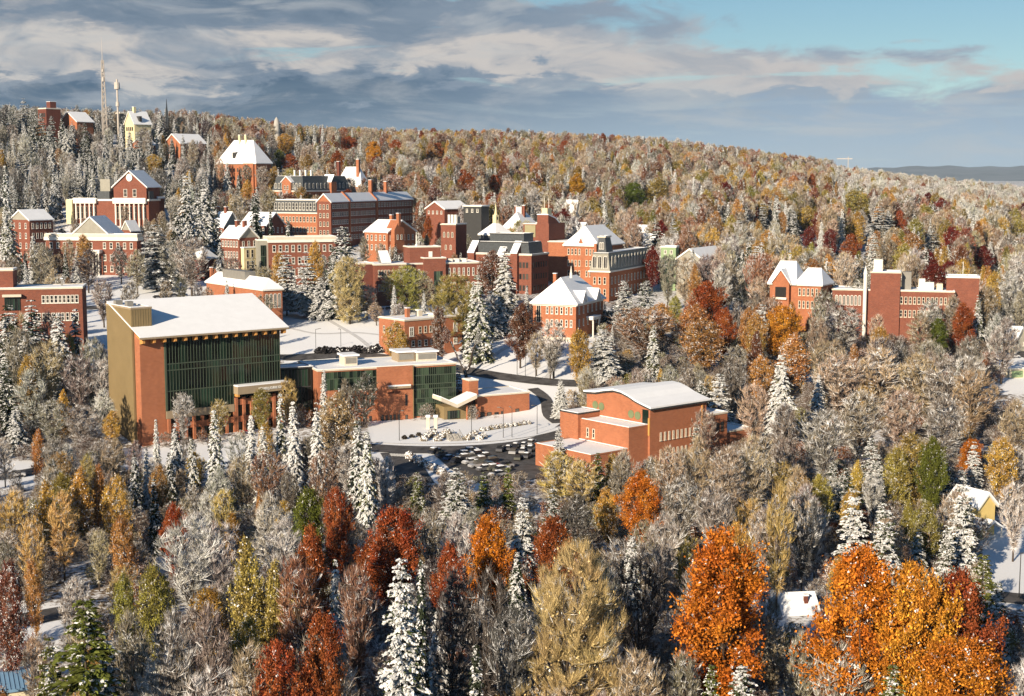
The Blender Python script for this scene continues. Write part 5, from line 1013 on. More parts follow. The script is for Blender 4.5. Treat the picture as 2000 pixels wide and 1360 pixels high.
# ---- small houses
def cottage(nm, lab, xc, Y, a, yt, xl, xr, ypk, wall, ridge='y', win=True, roof='roof_snow', Lm=None, Wm=None):
    b = B(nm, lab, 'house', xc, Y, a, yt); L = Lm or b.along(0, 0, 'x', xr); W = Wm or b.along(0, 0, 'y', xl); T = b.top
    b.block(0, L, 0, W, T, wall); h = b.hz(ypk, L / 2 if ridge == 'y' else 0, W / 2 if ridge == 'x' else 0) - T; b.gable(0, L, 0, W, T, h, ridge, wall, .5, roof); b.near = True
    if win: b.wins('R', .5, L - .5, 2, [T - 2.0, T - 5.0], .8, 1.4, 0, 'white')
    return b, L, W, T, h
b, L, W, T, h = cottage('yellow_house', 'narrow yellow gabled house with snowy roof in right wood', 1912, 256, 30, 988, 1900, 1944, 964, 'yellow_siding', Wm=7.0, win=False)
b.wins('R', .4, L - .4, 2, [T - 6.5], .8, 1.3, 0, 'white')
b.part('lean_to', MB().extr([(-3.2, -2), (-.02, -2), (-.02, T - 2.6), (-3.2, T - 6.5)], 'y', -1.5, 5.5), 'yellow_siding'); b.part('lean_to_snow', MB().extr([(-3.5, T - 6.8), (-.02, T - 2.55), (-.02, T - 2.2), (-3.5, T - 6.4)], 'y', -1.8, 5.8), 'roof_snow'); b.part('porch_roof', MB().extr([(-.3, T - 4.4), (L * .5, T - 3.0), (L + .3, T - 4.4), (L + .3, T - 4.1), (L * .5, T - 2.6), (-.3, T - 4.1)], 'y', -2.0, -.01), 'roof_snow')
for x in (.1, L - .1): b.part('porch_post', MB().box(x - .1, x + .1, -1.9, -1.7, -2, T - 4.35), 'white_trim')
cottage('cream_gable_house', 'cream gable-fronted house at the right edge', 1984, 482, 48, 664, 1972, 2006, 640, 'pale_siding', Wm=9)
b = B('green_garage', 'flat-roofed white and green garage at right edge', 'garage', 1972, 440, 15, 722); L = 9; T = b.top; b.block(0, L, 0, 8, T, 'pale_siding'); b.flat(0, L, 0, 8, T, 'white_trim', .4, .3); b.part('garage_door', MB().box(.8, 4.8, -.12, -.01, T - 2.6, T - .5), 'green_panel'); b.part('garage_door', MB().box(5.4, 8.4, -.12, -.01, T - 2.6, T - .5), 'green_panel')
b, L, W, T, h = cottage('snow_roofed_bungalow', 'bungalow roof under snow with brick chimney between the orange oaks', 1536, 208, 8, 1212, 1530, 1592, 1162, 'pale_siding', 'x', Lm=5.2, Wm=7.5); b.chimney(L * .72, 2.2, T + 1.0, T + h + .2, .55, 'brick_dark')
b, L, W, T, h = cottage('blue_roofed_shed', 'shed with blue ribbed metal roof in the bottom left corner', 0, 172, 24, 1352, -40, 96, 1320, 'pale_siding', 'x', False, 'steel_blue', Lm=6.2, Wm=7.5)
for i in range(14):
    x = -.4 + (L + .8) * i / 13; sl2 = h / (W / 2); b.part('roof_rib', MB().extr([(-.5, T - .5 * sl2 + .385), (W / 2, T + h + .385), (W / 2, T + h + .45), (-.5, T - .5 * sl2 + .45)], 'x', x - .04, x + .04), 'steel_blue')
# ---- hilltop buildings and masts
def hilltop(nm, lab, xc, Y, a, yt, xl, xr, ypk, wall, ridge='x', cat='building'):
    b = B(nm, lab, cat, xc, Y, a, yt); L = b.along(0, 0, 'x', xr); W = b.along(0, 0, 'y', xl); T = b.top; b.block(0, L, 0, W, T, wall, z0=-12)
    if ypk: b.gable(0, L, 0, W, T, b.hz(ypk, 0, W / 2) - T, ridge, wall, .8)
    else: b.flat(0, L, 0, W, T, 'stone_trim', .6, .2)
    b.wins('L', 1, W - 1, 4, [T - 4], 1.4, 2.6, 0, 'dark'); return b, L, W, T
b, L, W, T = hilltop('hilltop_brick_block', 'dark brick block with chimney stack on the left skyline', 90, 960, 50, 213, 74, 118, None, 'brick_dark'); b.chimney(L * .6, W * .4, T, b.hz(199, 4, 4), 4.5, 'brick_dark')
hilltop('hilltop_white_roof', 'broad white roof on the skyline left of the mast', 150, 970, 55, 237, 117, 182, 219, 'brick_orange')
b, L, W, T = hilltop('hilltop_cream_house', 'cream gabled house with steep white roof near the mast', 262, 960, 50, 240, 244, 294, 218, 'cream_paint'); b.chimney(L * .3, W * .5, T + 5, b.hz(209, 3, 3), 1.8, 'cream_paint'); b.part('dormer', MB().box(L * .3, L * .45, -.5, 3, T + 1, T + 4.5), 'dark_metal')
b, L, W, T = hilltop('hilltop_chimney_block', 'dark square boiler stack beside the pole mast', 234, 985, 45, 222, 226, 242, None, 'dark_metal'); 
b, L, W, T = hilltop('hilltop_snow_hall', 'low wide hall with snowy roof behind dark spruces', 352, 940, 55, 279, 322, 402, 262, 'brick_orange')
b, L, W, T = hilltop('hilltop_low_hall', 'small low hall with white roof under the cream hilltop house', 282, 945, 55, 283, 256, 305, 272, 'brick_orange')
b, L, W, T = hilltop('far_brick_block', 'distant brick block on skyline right of the spire', 395, 1080, 55, 241, 352, 428, None, 'brick_red')
b, L, W, T = hilltop('far_white_roof', 'tiny white roof on the ridge left of the pale dome', 506, 1150, 55, 252, 492, 520, 245, 'brick_orange')
def mast(nm, lab, px, Y, ytop, w0, w1, mat, lattice=True, drums=()):
    zt = z_at(ytop, Y); X = x_at(px, Y, zt); g = gnd(X, Y); H = zt - g; o = link(nm, None, None, (X, Y, g)); tag(o, lab, 'mast')
    if lattice:
        for i in range(3):
            a = i * 2.094; MB().bar((w0 * math.cos(a), w0 * math.sin(a), 0), (w1 * math.cos(a), w1 * math.sin(a), H * .8), .22).build('leg', mat, o)
        m = MB(); n = 16
        for k in range(n):
            z0, z1 = H * .8 * k / n, H * .8 * (k + 1) / n; r0, r1 = w0 + (w1 - w0) * k / n, w0 + (w1 - w0) * (k + 1) / n
            for i in range(3):
                a, c = i * 2.094, (i + 1) * 2.094; m.bar((r0 * math.cos(a), r0 * math.sin(a), z0), (r1 * math.cos(c), r1 * math.sin(c), z1), .14); m.bar((r1 * math.cos(a), r1 * math.sin(a), z1), (r1 * math.cos(c), r1 * math.sin(c), z1), .14)
        m.build('bracing', mat, o); MB().cyl(0, 0, H * .8, H, .22, .06).build('antenna', mat, o)
    else: MB().cyl(0, 0, 0, H, w0, w1).build('pole', mat, o)
    for f_, r_, h_ in drums: MB().cyl(0, 0, H * f_, H * f_ + h_, r_, r_ * .9, n=10).build('antenna_drum', mat, o)
mast('lattice_mast', 'tall lattice radio mast on the left skyline', 198, 960, 72, 2.2, .8, 'mast_paint', True, ((.62, 1.1, 3), (.7, 1.0, 2)))
mast('pole_mast', 'pole mast with round antenna drums right of the lattice mast', 228, 975, 155, .7, .6, 'mast_paint', False, ((.86, 2.0, 4.5), (.62, 1.3, 3)))
mast('church_spire', 'slender dark church spire on the left skyline', 325, 1010, 193, 2.2, .1, 'slate', False)
mast('far_crane_mast', 'tiny pale crane standing beyond the ridge at right', 1657, 1750, 306, .5, .4, 'mast_paint', False)
o = bpy.data.objects['far_crane_mast']; MB().box(-14, 5, -.35, .35, 0, .9).build('jib', 'mast_paint', o, (0, 0, z_at(311, 1750) - o.location.z))
zt = z_at(229, 1120); X = x_at(540, 1120, zt); g = gnd(X, 1120); o = link('water_tank', None, None, (X, 1120, g)); tag(o, 'pale pointed water tank showing above the ridge trees', 'tank'); MB().cyl(0, 0, 0, zt - g - 6, 2.3, 2.3, 12).build('tank', 'concrete', o); MB().cyl(0, 0, zt - g - 6, zt - g - 2, 2.4, 1.6, 12).cyl(0, 0, zt - g - 2, zt - g, 1.6, .2, 12).build('cap', 'concrete', o)
# ------------------------------------------------------------------ cars, lamps, steps, shrubs
def car_proto():
    m = MB(); prof = [(-2.2, .35), (-2.25, .75), (-2.0, .92), (-1.15, 1.0), (1.35, 1.0), (2.05, .9), (2.25, .7), (2.2, .35)]
    m.extr(prof, 'y', -.86, .86); body = m.mesh('body', 'car_paint_0')
    g = MB().poly([(-1.75, -.80, 1.0), (1.0, -.80, 1.0), (1.0, .80, 1.0), (-1.75, .80, 1.0), (-1.2, -.66, 1.48), (.35, -.66, 1.48), (.35, .66, 1.48), (-1.2, .66, 1.48)], [(0, 3, 2, 1), (4, 5, 6, 7), (0, 1, 5, 4), (1, 2, 6, 5), (2, 3, 7, 6), (3, 0, 4, 7)]).mesh('cabin_glass', 'window_glass')
    sn = MB().poly([(-1.2, -.64, 1.485), (.35, -.64, 1.485), (.35, .64, 1.485), (-1.2, .64, 1.485), (-1.05, -.5, 1.62), (.2, -.5, 1.62), (.2, .5, 1.62), (-1.05, .5, 1.62)], [(0, 3, 2, 1), (4, 5, 6, 7), (0, 1, 5, 4), (1, 2, 6, 5), (2, 3, 7, 6), (3, 0, 4, 7)]).box(1.1, 1.95, -.7, .7, .98, 1.06).mesh('roof_snow', 'roof_snow')
    w = MB(); n = 10; P = [(.32 * math.cos(6.283 * i / n), -.11, .32 * math.sin(6.283 * i / n)) for i in range(n)]
    w.poly(P + [(x, .11, z) for x, y, z in P], [tuple(range(n)), tuple(range(2 * n - 1, n - 1, -1))] + [(i, (i + 1) % n, (i + 1) % n + n, i + n) for i in range(n)]); wheel = w.mesh('wheel', 'tyre')
    return body, g, sn, wheel
CAR = car_proto(); BODY = []
for i in range(6):
    me = CAR[0].copy(); me.materials.clear(); me.materials.append(MATS['car_paint_%d' % i]); BODY.append(me)
CN = ['black', 'dark grey', 'silver', 'dark blue', 'red', 'olive grey']
crg = random.Random(5); CARS = []
def car(px, py, ang, paint=None, where='in the car park', sc=.86):
    X, Y, Z = on_ground(px, py); k = crg.choice([0, 0, 1, 1, 2, 2, 3, 5]) if paint is None else paint
    o = link('parked_car', None, None, (X, Y, Z + .09), R(ang)); v_ = sc * crg.uniform(.9, 1.12); o.scale = (v_, v_ * crg.uniform(.95, 1.05), v_ * crg.uniform(.95, 1.2))
    link('body', BODY[k], o); link('cabin_glass', CAR[1], o); link('roof_snow', CAR[2], o) if crg.random() < .7 else None
    for x in (-1.4, 1.4):
        for y in (-.82, .82): link('wheel', CAR[3], o, (x, y, .32))
    CARS.append((k, where, px, o))
for i in range(4): car(848 + i * 15 + crg.uniform(-2, 2), 886 + i * 6.5, 62 + crg.uniform(-5, 5))
for r in range(3):
    for i in range(6):
        if crg.random() > .12: car(918 - r * 7 + i * 13.5 + crg.uniform(-2, 2), 886 + r * 8 + i * 6.2 + crg.uniform(-.8, .8), 35 + crg.choice((0, 180)) + crg.uniform(-4, 4))
for p in ((978, 884), (993, 880), (1008, 877), (1024, 874), (1038, 872), (1004, 888), (1022, 886), (1037, 884), (1030, 896), (1012, 899)): car(p[0], p[1], 75 + crg.uniform(-6, 6))
car(959, 915, 35, 4); car(33, 932, 12, 2, 'on the side road at left edge')
for i, p in enumerate((308, 324, 340, 356)): car(p, 583 - i * 1.5, 30, [0, 1, 0, 3][i], 'on the upper road behind glass hall', .8)
for p in (688, 706, 724, 742, 760): car(p, 606, 20, None, 'above the snow field', .75)
for p, q in ((1002, 652), (1014, 655), (1110, 662), (1120, 664)): car(p, q, 40, 0, 'beside the white-roofed brick house', .7)
for p in (1968, 1982): car(p, 700, 10, 2, 'on the right-hand road', .75)
for i in range(8): car(30 + i * 13, 402, 80, [4, 2, 1, 4, 2, 0, 2, 4][i], 'on the hillside car park at left', 1.0)
grp = {}
for k, w, px, o in CARS: grp.setdefault((k, w), []).append((px, o))
for (k, w), L_ in grp.items():
    L_.sort(key=lambda t: t[0])
    for i, (px, o) in enumerate(L_): tag(o, '%s snow-dusted car %s%s' % (CN[k], w, '' if len(L_) == 1 else ', ' + (['leftmost', 'second', 'third', 'fourth', 'fifth', 'sixth', 'seventh', 'eighth', 'ninth', 'tenth', 'eleventh', 'twelfth', '13th', '14th', '15th', '16th', '17th', '18th', '19th', '20th'][i] + (' from left' if i else ''))), 'car', 'snow-topped parked cars')
# lamp posts
lm_post = MB().cyl(0, 0, 0, 7.6, .09, .06, 8).bar((0, 0, 7.5), (1.3, 0, 7.75), .05).mesh('post', 'dark_metal'); lm_head = MB().box(.9, 1.7, -.16, .16, 7.66, 7.8).mesh('lamp_head', 'grey_metal')
LP = [(780, 862, 'before the teaching block'), (921, 862, 'before the entrance pavilion'), (983, 856, 'right of the pavilion windows'), (1000, 856, 'second right of the pavilion windows'), (1049, 850, 'beside the curving path'), (1010, 732, 'left on the open snow slope'), (1026, 735, 'middle on the open snow slope'), (1046, 745, 'right on the open snow slope'), (617, 690, 'behind the glass hall'), (666, 690, 'on the shaded snow field'), (924, 728, 'by the forked tree'), (172, 556, 'on the lawn before the portico hall'), (110, 1125, 'in the left foreground wood'), (1990, 1175, 'on the house road')]
for px, py, w in LP:
    X, Y, Z = on_ground(px, py); o = link('street_lamp', None, None, (X, Y, Z), R(crg.uniform(0, 360))); link('post', lm_post, o); link('lamp_head', lm_head, o); tag(o, 'slim dark street lamp ' + w, 'lamp', 'street lamps')
# outdoor steps with rails by the entrance
X, Y, Z = on_ground(893, 864); o = link('entrance_steps', None, None, (X, Y, Z), R(20)); tag(o, 'concrete entrance steps with rails between snowy shrubs', 'steps')
for i in range(8): MB().box(-1.6, 1.6, .45 * i, .45 * i + .45, -.5, .17 * (i + 1)).build('step', 'concrete', o)
for x in (-1.7, 0, 1.7):
    m = MB().bar((x, 0, 1.0), (x, 3.6, 2.4), .05)
    for i in range(4): m.bar((x, 1.2 * i, .1), (x, 1.2 * i, 1.0 + .47 * i), .04)
    m.build('handrail', 'grey_metal', o)
for px, py in ((836, 838), (851, 838)):
    X, Y, Z = on_ground(px, py); o = link('stone_pillar', None, None, (X, Y, Z)); tag(o, 'snow-capped pale pillar before the glass corner, %s of two' % ('left' if px < 840 else 'right'), 'pillar', 'entrance pillars')
    MB().box(-.45, .45, -.45, .45, -.3, 3.0).build('shaft', 'stone_trim', o); MB().box(-.6, .6, -.6, .6, 3.003, 3.5).build('snow_cap', 'roof_snow', o)
# low snow-covered shrubs: clipped round shrubs along the campus road, small ones at the entrance
def shrub(seed, tw=260):
    rg = np.random.default_rng(seed); n = tw; d = rg.normal(0, 1, (n, 3)); d[:, 2] = np.abs(d[:, 2]); d /= np.linalg.norm(d, axis=1, keepdims=True)
    c = d * rg.uniform(.55, 1.0, (n, 1)); nn = d + rg.normal(0, .5, (n, 3)); a = np.cross(nn, rg.normal(0, 1, (n, 3))); a /= np.linalg.norm(a, axis=1, keepdims=True); bb = np.cross(nn, a); bb /= np.linalg.norm(bb, axis=1, keepdims=True); s = .17
    v = np.stack([c - a * s, c - bb * s, c + a * s, c + bb * s], 1).reshape(-1, 3)
    return mesh_np('foliage', v, np.arange(n * 4).reshape(-1, 4), ['foliage'], rnd=rg.uniform(0, 1, n))
SH = [shrub(i) for i in range(3)]; stem = MB().cyl(0, 0, -.3, .6, .08).mesh('stem', 'bark')
ROWS = [('dark round clipped shrub along the campus road', (.045, .042, .045), .25, [(624 + i * 11.5, 691 - .2 * i, 1.9) for i in range(14)]), ('snow-covered shrub on the entrance bank', (.30, .24, .16), 1.0, [(828 + 9 * i, 862 - (i % 3) * 6, 1.3) for i in range(6)] + [(912 + 8 * i, 860 - (i % 3) * 5, 1.2) for i in range(5)]), ('small snowy shrub along the pavilion wall', (.28, .22, .13), 1.0, [(942 + 9 * i, 842 - i * 1.3, .9) for i in range(11)]), ('dark low shrub on the snow bank before teaching block', (.06, .05, .04), .2, [(790, 858, .8), (805, 855, .8), (818, 852, .8)]), ('snowy shrub on the verge beside the access road', (.25, .2, .16), .9, [(800 + 9 * i, 896 + 4.5 * i, 1.3) for i in range(8)])]
for lab, col, sn, pts in ROWS:
    for i, (px, py, s) in enumerate(pts):
        X, Y, Z = on_ground(px, py); o = link('shrub', None, None, (X, Y, Z + .1), crg.uniform(0, 6)); o.scale = (s * crg.uniform(.85, 1.1), s, s * crg.uniform(.9, 1.3)); tag(o, lab + (', leftmost' if i == 0 else ', %s from left' % (['', 'second', 'third', 'fourth', 'fifth', 'sixth', 'seventh', 'eighth', 'ninth', 'tenth', 'eleventh', 'twelfth', '13th', '14th'][i])), 'shrub', 'low shrubs around the new buildings')
        f = link('foliage', SH[i % 3], o); f.color = (*col, sn); link('stem', stem, o)
# the forked maple leaning beside the campus road
X, Y, Z = on_ground(912, 738); o = link('forked_tree', None, None, (X, Y, Z)); tag(o, 'dark two-stemmed leaning tree beside the campus road', 'tree')
k = Y / F
def stemline(pts, r):
    m = MB()
    for (a, b_), r0 in zip(zip(pts[:-1], pts[1:]), r): m.bar(a, b_, r0)
    return m
stemline([(0, 0, -.5), (-6 * k, .2, 18 * k), (-20 * k, .6, 44 * k), (-32 * k, 1, 70 * k)], (.34, .26, .2)).build('trunk', 'bark', o); stemline([(0, 0, 12 * k), (8 * k, 0, 30 * k), (10 * k, -.3, 50 * k), (20 * k, -.5, 72 * k)], (.28, .22, .18)).build('second_stem', 'bark', o)
for dx, dz, s, col in ((-40, 62, .36, (.22, .085, .045)), (22, 66, .34, (.14, .14, .085))):
    c = link('crown', SHAPES['autumn' if dx < 0 else 'spruce'][1][1], o, (dx * k, 0, dz * k)); c.scale = (s, s, s * .75); c.color = (*col, .5)
# ------------------------------------------------------------------ where trees stand
rng = np.random.default_rng(7)
TREES = []      # dict(look, X, Y, h, w, hero)
def hero(look, px, pt, h=None, w=None, Y=None, Z=None):
    """a tree whose top shows at (px, pt); h metres tall or at distance Y; w crown width in pixels"""
    if Y is None:
        k = (680 - pt) / F; Yv = np.arange(115, 1650, 1.5); Zv = EYE + Yv * (k * cp - sp) / (cp + k * sp); Xv = (px - 1000) / F * (Yv * cp - (Zv - EYE) * sp)
        err = Zv - ground(Xv, Yv) - h; sgn = np.nonzero(np.diff(np.sign(err)))[0]
        Y = float(Yv[sgn[0]] if len(sgn) else Yv[np.argmin(np.abs(err))])
    X = x_at(px, Y, z_at(pt, Y)); h = z_at(pt, Y) - gnd(X, Y)
    TREES.append(dict(look=look, X=X, Y=Y, h=h, w=(w * Y / F if w else None), hero=True))
# --- foreground wood
for a in [('oak_orange', 1420, 1030, 25, 225), ('oak_orange', 1700, 1062, 25, 215), ('oak_gold', 1785, 1085, 24, 170), ('oak_rust', 1885, 1108, 22, 165), ('oak_orange', 1880, 1235, 17, 210), ('oak_gold', 1800, 1200, 17, 150),
  ('willow', 1115, 1062, 25, 200), ('pine_snow', 783, 1078, 25, 125), ('spruce', 822, 1082, 22, 52), ('spruce_frost', 655, 1085, 17, 42),
  ('oak_rust', 765, 988, 18, 125), ('oak_orange', 952, 996, 18, 95), ('oak_rust', 1080, 1000, 17, 100), ('oak_rust', 612, 1022, 20, 95), ('oak_rust', 655, 945, 17, 62), ('oak_rust', 625, 1190, 19, 95), ('oak_rust', 540, 1240, 17, 115), ('oak_rust', 880, 1055, 16, 70),
  ('bare_rust', 585, 1085, 19, 130), ('bare_tan', 500, 1260, 15, 130), ('bare_tan', 640, 1250, 15, 120), ('bare_rust', 700, 1100, 19, 90),
  ('olive', 490, 1045, 21, 100), ('olive', 530, 1090, 18, 80), ('green', 602, 945, 17, 75), ('olive', 298, 1095, 16, 62), ('olive', 243, 1112, 14, 52), ('olive', 480, 1200, 15, 70),
  ('pine_green', 165, 1158, 22, 190), ('pine_green', 95, 1235, 17, 110), ('pine', 205, 1225, 17, 90), ('oak_brown', 15, 1085, 18, 75), ('oak_rust', 338, 975, 14, 52), ('orange', 240, 1000, 15, 56), ('gold', 95, 935, 14, 60), ('gold', 150, 910, 15, 64), ('orange', 190, 905, 15, 50), ('gold', 225, 925, 16, 52), ('bare_gold', 120, 960, 15, 70), ('orange', 65, 1085, 13, 36), ('bare_gold', 60, 1010, 14, 60),
  ('bare_frost', 370, 1010, 17, 120), ('bare_frost', 430, 1020, 16, 100), ('bare', 330, 1190, 18, 110), ('bare', 400, 1180, 18, 110), ('bare', 255, 1190, 17, 90), ('bare_frost', 300, 1290, 12, 100), ('bare_frost', 420, 1300, 12, 110),
  ('bare_frost', 520, 960, 15, 80), ('bare_frost', 560, 1010, 15, 80),
  # in front of the glass hall
  ('spruce_frost', 304, 815, 14, 26), ('spruce', 342, 822, 15, 36), ('spruce_frost', 374, 852, 15, 46), ('spruce_frost', 418, 795, 21, 56), ('spruce_frost', 490, 806, 18, 46), ('spruce_frost', 513, 828, 17, 46), ('spruce_frost', 547, 762, 23, 46), ('spruce_frost', 572, 778, 22, 52), ('spruce_frost', 618, 782, 22, 44), ('tan_leaf', 656, 760, 22, 82), ('spruce', 698, 815, 21, 60), ('spruce_frost', 716, 838, 20, 44), ('bare_frost', 752, 890, 14, 55),
  ('spruce', 262, 878, 14, 34), ('spruce', 285, 872, 14, 30), ('spruce_dark', 300, 930, 14, 40), ('spruce', 330, 880, 13, 30), ('orange', 310, 905, 12, 34), ('bare_rust', 520, 880, 14, 60), ('bare_tan', 470, 890, 12, 46), ('orange', 508, 955, 9, 26), ('bare_rust', 630, 880, 15, 60),
  # in front of the car park and the gym
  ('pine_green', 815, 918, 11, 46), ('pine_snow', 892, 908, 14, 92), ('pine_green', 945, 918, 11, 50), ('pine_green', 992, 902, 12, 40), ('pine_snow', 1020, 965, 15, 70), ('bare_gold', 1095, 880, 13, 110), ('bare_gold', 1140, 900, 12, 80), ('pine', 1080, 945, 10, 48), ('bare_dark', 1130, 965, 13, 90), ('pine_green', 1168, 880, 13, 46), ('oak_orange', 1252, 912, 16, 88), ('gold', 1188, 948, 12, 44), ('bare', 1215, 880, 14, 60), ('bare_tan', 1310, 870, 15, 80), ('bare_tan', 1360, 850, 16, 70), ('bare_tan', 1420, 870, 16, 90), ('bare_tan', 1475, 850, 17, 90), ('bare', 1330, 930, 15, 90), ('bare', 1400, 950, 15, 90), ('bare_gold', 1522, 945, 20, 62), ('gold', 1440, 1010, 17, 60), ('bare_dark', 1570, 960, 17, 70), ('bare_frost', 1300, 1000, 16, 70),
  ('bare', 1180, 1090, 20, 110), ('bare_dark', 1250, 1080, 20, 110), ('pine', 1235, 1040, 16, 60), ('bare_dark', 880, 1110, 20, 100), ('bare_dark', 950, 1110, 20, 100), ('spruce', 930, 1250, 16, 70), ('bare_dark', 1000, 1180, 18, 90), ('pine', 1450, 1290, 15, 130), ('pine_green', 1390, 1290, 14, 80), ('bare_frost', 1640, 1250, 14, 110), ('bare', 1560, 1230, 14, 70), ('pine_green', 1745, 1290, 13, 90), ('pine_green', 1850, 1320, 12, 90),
  # right-hand wood
  ('pine', 1670, 950, 18, 100), ('pine_snow', 1730, 975, 18, 100), ('oak_brown', 1690, 985, 14, 40), ('olive', 1790, 842, 17, 80), ('green', 1822, 850, 18, 60), ('olive', 1755, 870, 15, 60), ('pine_snow', 1882, 925, 19, 88), ('pine_snow', 1850, 1020, 13, 60), ('spruce_frost', 1795, 1030, 10, 44), ('pine_green', 1922, 1075, 16, 95), ('pine', 1950, 1130, 14, 70), ('gold', 1958, 850, 15, 60), ('bare_frost', 1985, 940, 14, 60), ('bare_tan', 1990, 780, 16, 70), ('spruce_frost', 1527, 688, 23, 62), ('pine_snow', 1405, 725, 18, 66), ('spruce', 1370, 740, 14, 44), ('spruce', 1600, 730, 14, 36),
  ('bare_tan', 1640, 690, 19, 100), ('bare_tan', 1720, 680, 20, 110), ('bare_tan', 1800, 690, 20, 110), ('bare', 1860, 700, 20, 100), ('bare_tan', 1900, 720, 19, 100), ('bare', 1680, 760, 18, 100), ('bare_tan', 1760, 760, 18, 100), ('bare', 1840, 770, 18, 100), ('bare', 1610, 800, 18, 90), ('bare_gold', 1695, 740, 12, 40), ('orange', 1668, 670, 9, 28),
  # beside and before the right-hand brick block
  ('oak_gold', 1528, 592, 20, 76), ('orange', 1545, 650, 18, 84), ('orange', 1490, 690, 16, 60), ('bare', 1560, 520, 22, 60), ('oak_rust', 1735, 560, 17, 56), ('green', 1725, 525, 10, 44), ('oak_rust', 1885, 590, 18, 56), ('bare', 1690, 545, 20, 80), ('bare', 1655, 600, 17, 90), ('green', 1830, 620, 14, 50), ('bare_tan', 1800, 610, 16, 60), ('bare_frost', 1785, 560, 13, 22),
  ('oak_rust', 1385, 548, 22, 84), ('orange', 1355, 590, 18, 70), ('oak_rust', 1415, 600, 17, 44), ('orange', 1375, 620, 18, 90), ('bare_rust', 1255, 600, 18, 120), ('spruce_frost', 1276, 632, 19, 48), ('orange', 1290, 590, 14, 50), ('oak_red', 1275, 478, 20, 34), ('pine', 1220, 545, 18, 60), ('pine', 1262, 545, 18, 66), ('olive', 1318, 575, 12, 28),
   ('spruce_frost', 1095, 738, 11, 36),
  ('gold', 300, 300, 15, 30), ('gold', 480, 350, 14, 30), ('spruce', 465, 340, 14, 16), ('gold', 558, 260, 18, 36), ('green', 545, 290, 16, 26), ('oak_rust', 565, 300, 14, 34), ('oak_rust', 682, 265, 18, 32), ('oak_gold', 730, 275, 20, 36), ('oak_rust', 855, 278, 18, 30), ('oak_rust', 965, 340, 18, 28), ('orange', 845, 280, 20, 40), ('oak_gold', 1125, 338, 22, 44), ('green', 1240, 355, 22, 48), ('olive', 1280, 345, 22, 60), ('spruce_frost', 1040, 400, 15, 20), ('oak_brown', 830, 415, 16, 44), ('oak_rust', 835, 420, 17, 24), ('bare_rust', 770, 340, 17, 60), ('bare_rust', 742, 370, 15, 34),
  ('oak_red', 1582, 440, 16, 30), ('oak_red', 1622, 445, 17, 32), ('oak_rust', 1665, 455, 17, 40), ('pine_snow', 1718, 400, 24, 66), ('oak_rust', 1760, 410, 20, 30), ('pine', 1820, 440, 20, 44), ('spruce', 1550, 410, 22, 34), ('pine', 1490, 390, 22, 36), ('gold', 1575, 400, 18, 36), ('olive', 1675, 370, 24, 54), ('gold', 1670, 430, 18, 44), ('oak_red', 1920, 480, 18, 40), ('spruce_frost', 1935, 470, 18, 30), ('olive', 1990, 420, 22, 36), ('oak_rust', 1586, 338, 18, 18)]:
    hero(a[0], a[1], a[2], a[3], a[4])
for lk, px, pt, Y, w in [('spruce', 60, 582, 372, 92), ('spruce', 112, 606, 368, 84), ('spruce', 16, 590, 372, 84), ('spruce', 146, 598, 384, 50), ('bare', 88, 610, 376, 60), ('bare_tan', 38, 610, 380, 56), ('bare', 36, 640, 362, 60), ('bare_tan', 90, 665, 358, 70), ('bare', 178, 660, 366, 60), ('bare_frost', 196, 700, 360, 50), ('bare', 150, 690, 358, 60), ('bare_frost', 60, 720, 350, 70), ('gold', 48, 690, 352, 40), ('pine', 10, 700, 350, 60), ('olive', 132, 645, 372, 32), ('gold', 118, 760, 345, 44), ('gold', 215, 800, 338, 34), ('bare_frost', 205, 760, 345, 50), ('spruce', 30, 790, 335, 44), ('bare', 100, 780, 338, 70), ('bare', 160, 790, 338, 70)]:
    hero(lk, px, pt, None, w, Y)
for lk, px, pt, h, w in [('pine', 20, 205, 24, 30), ('pine', 45, 190, 27, 32), ('pine', 66, 205, 25, 26), ('spruce', 105, 226, 20, 22), ('pine', 150, 203, 25, 28), ('spruce', 178, 214, 24, 22), ('pine', 215, 205, 24, 26), ('spruce', 312, 216, 30, 36), ('spruce', 340, 232, 24, 24), ('pine', 240, 225, 24, 30), ('spruce_frost', 130, 250, 22, 26), ('pine', 95, 245, 24, 30), ('spruce', 290, 250, 24, 24), ('spruce', 205, 262, 24, 26), ('pine', 165, 262, 22, 30), ('spruce', 545, 235, 22, 24), ('spruce', 600, 248, 20, 18), ('spruce', 630, 242, 20, 16), ('spruce_frost', 100, 280, 22, 24), ('bare_frost', 50, 260, 22, 34), ('spruce_frost', 250, 290, 20, 26), ('pine', 40, 290, 20, 32), ('spruce', 105, 330, 26, 28), ('spruce_frost', 210, 320, 20, 24)]:
    hero(lk, px, pt, h, w)
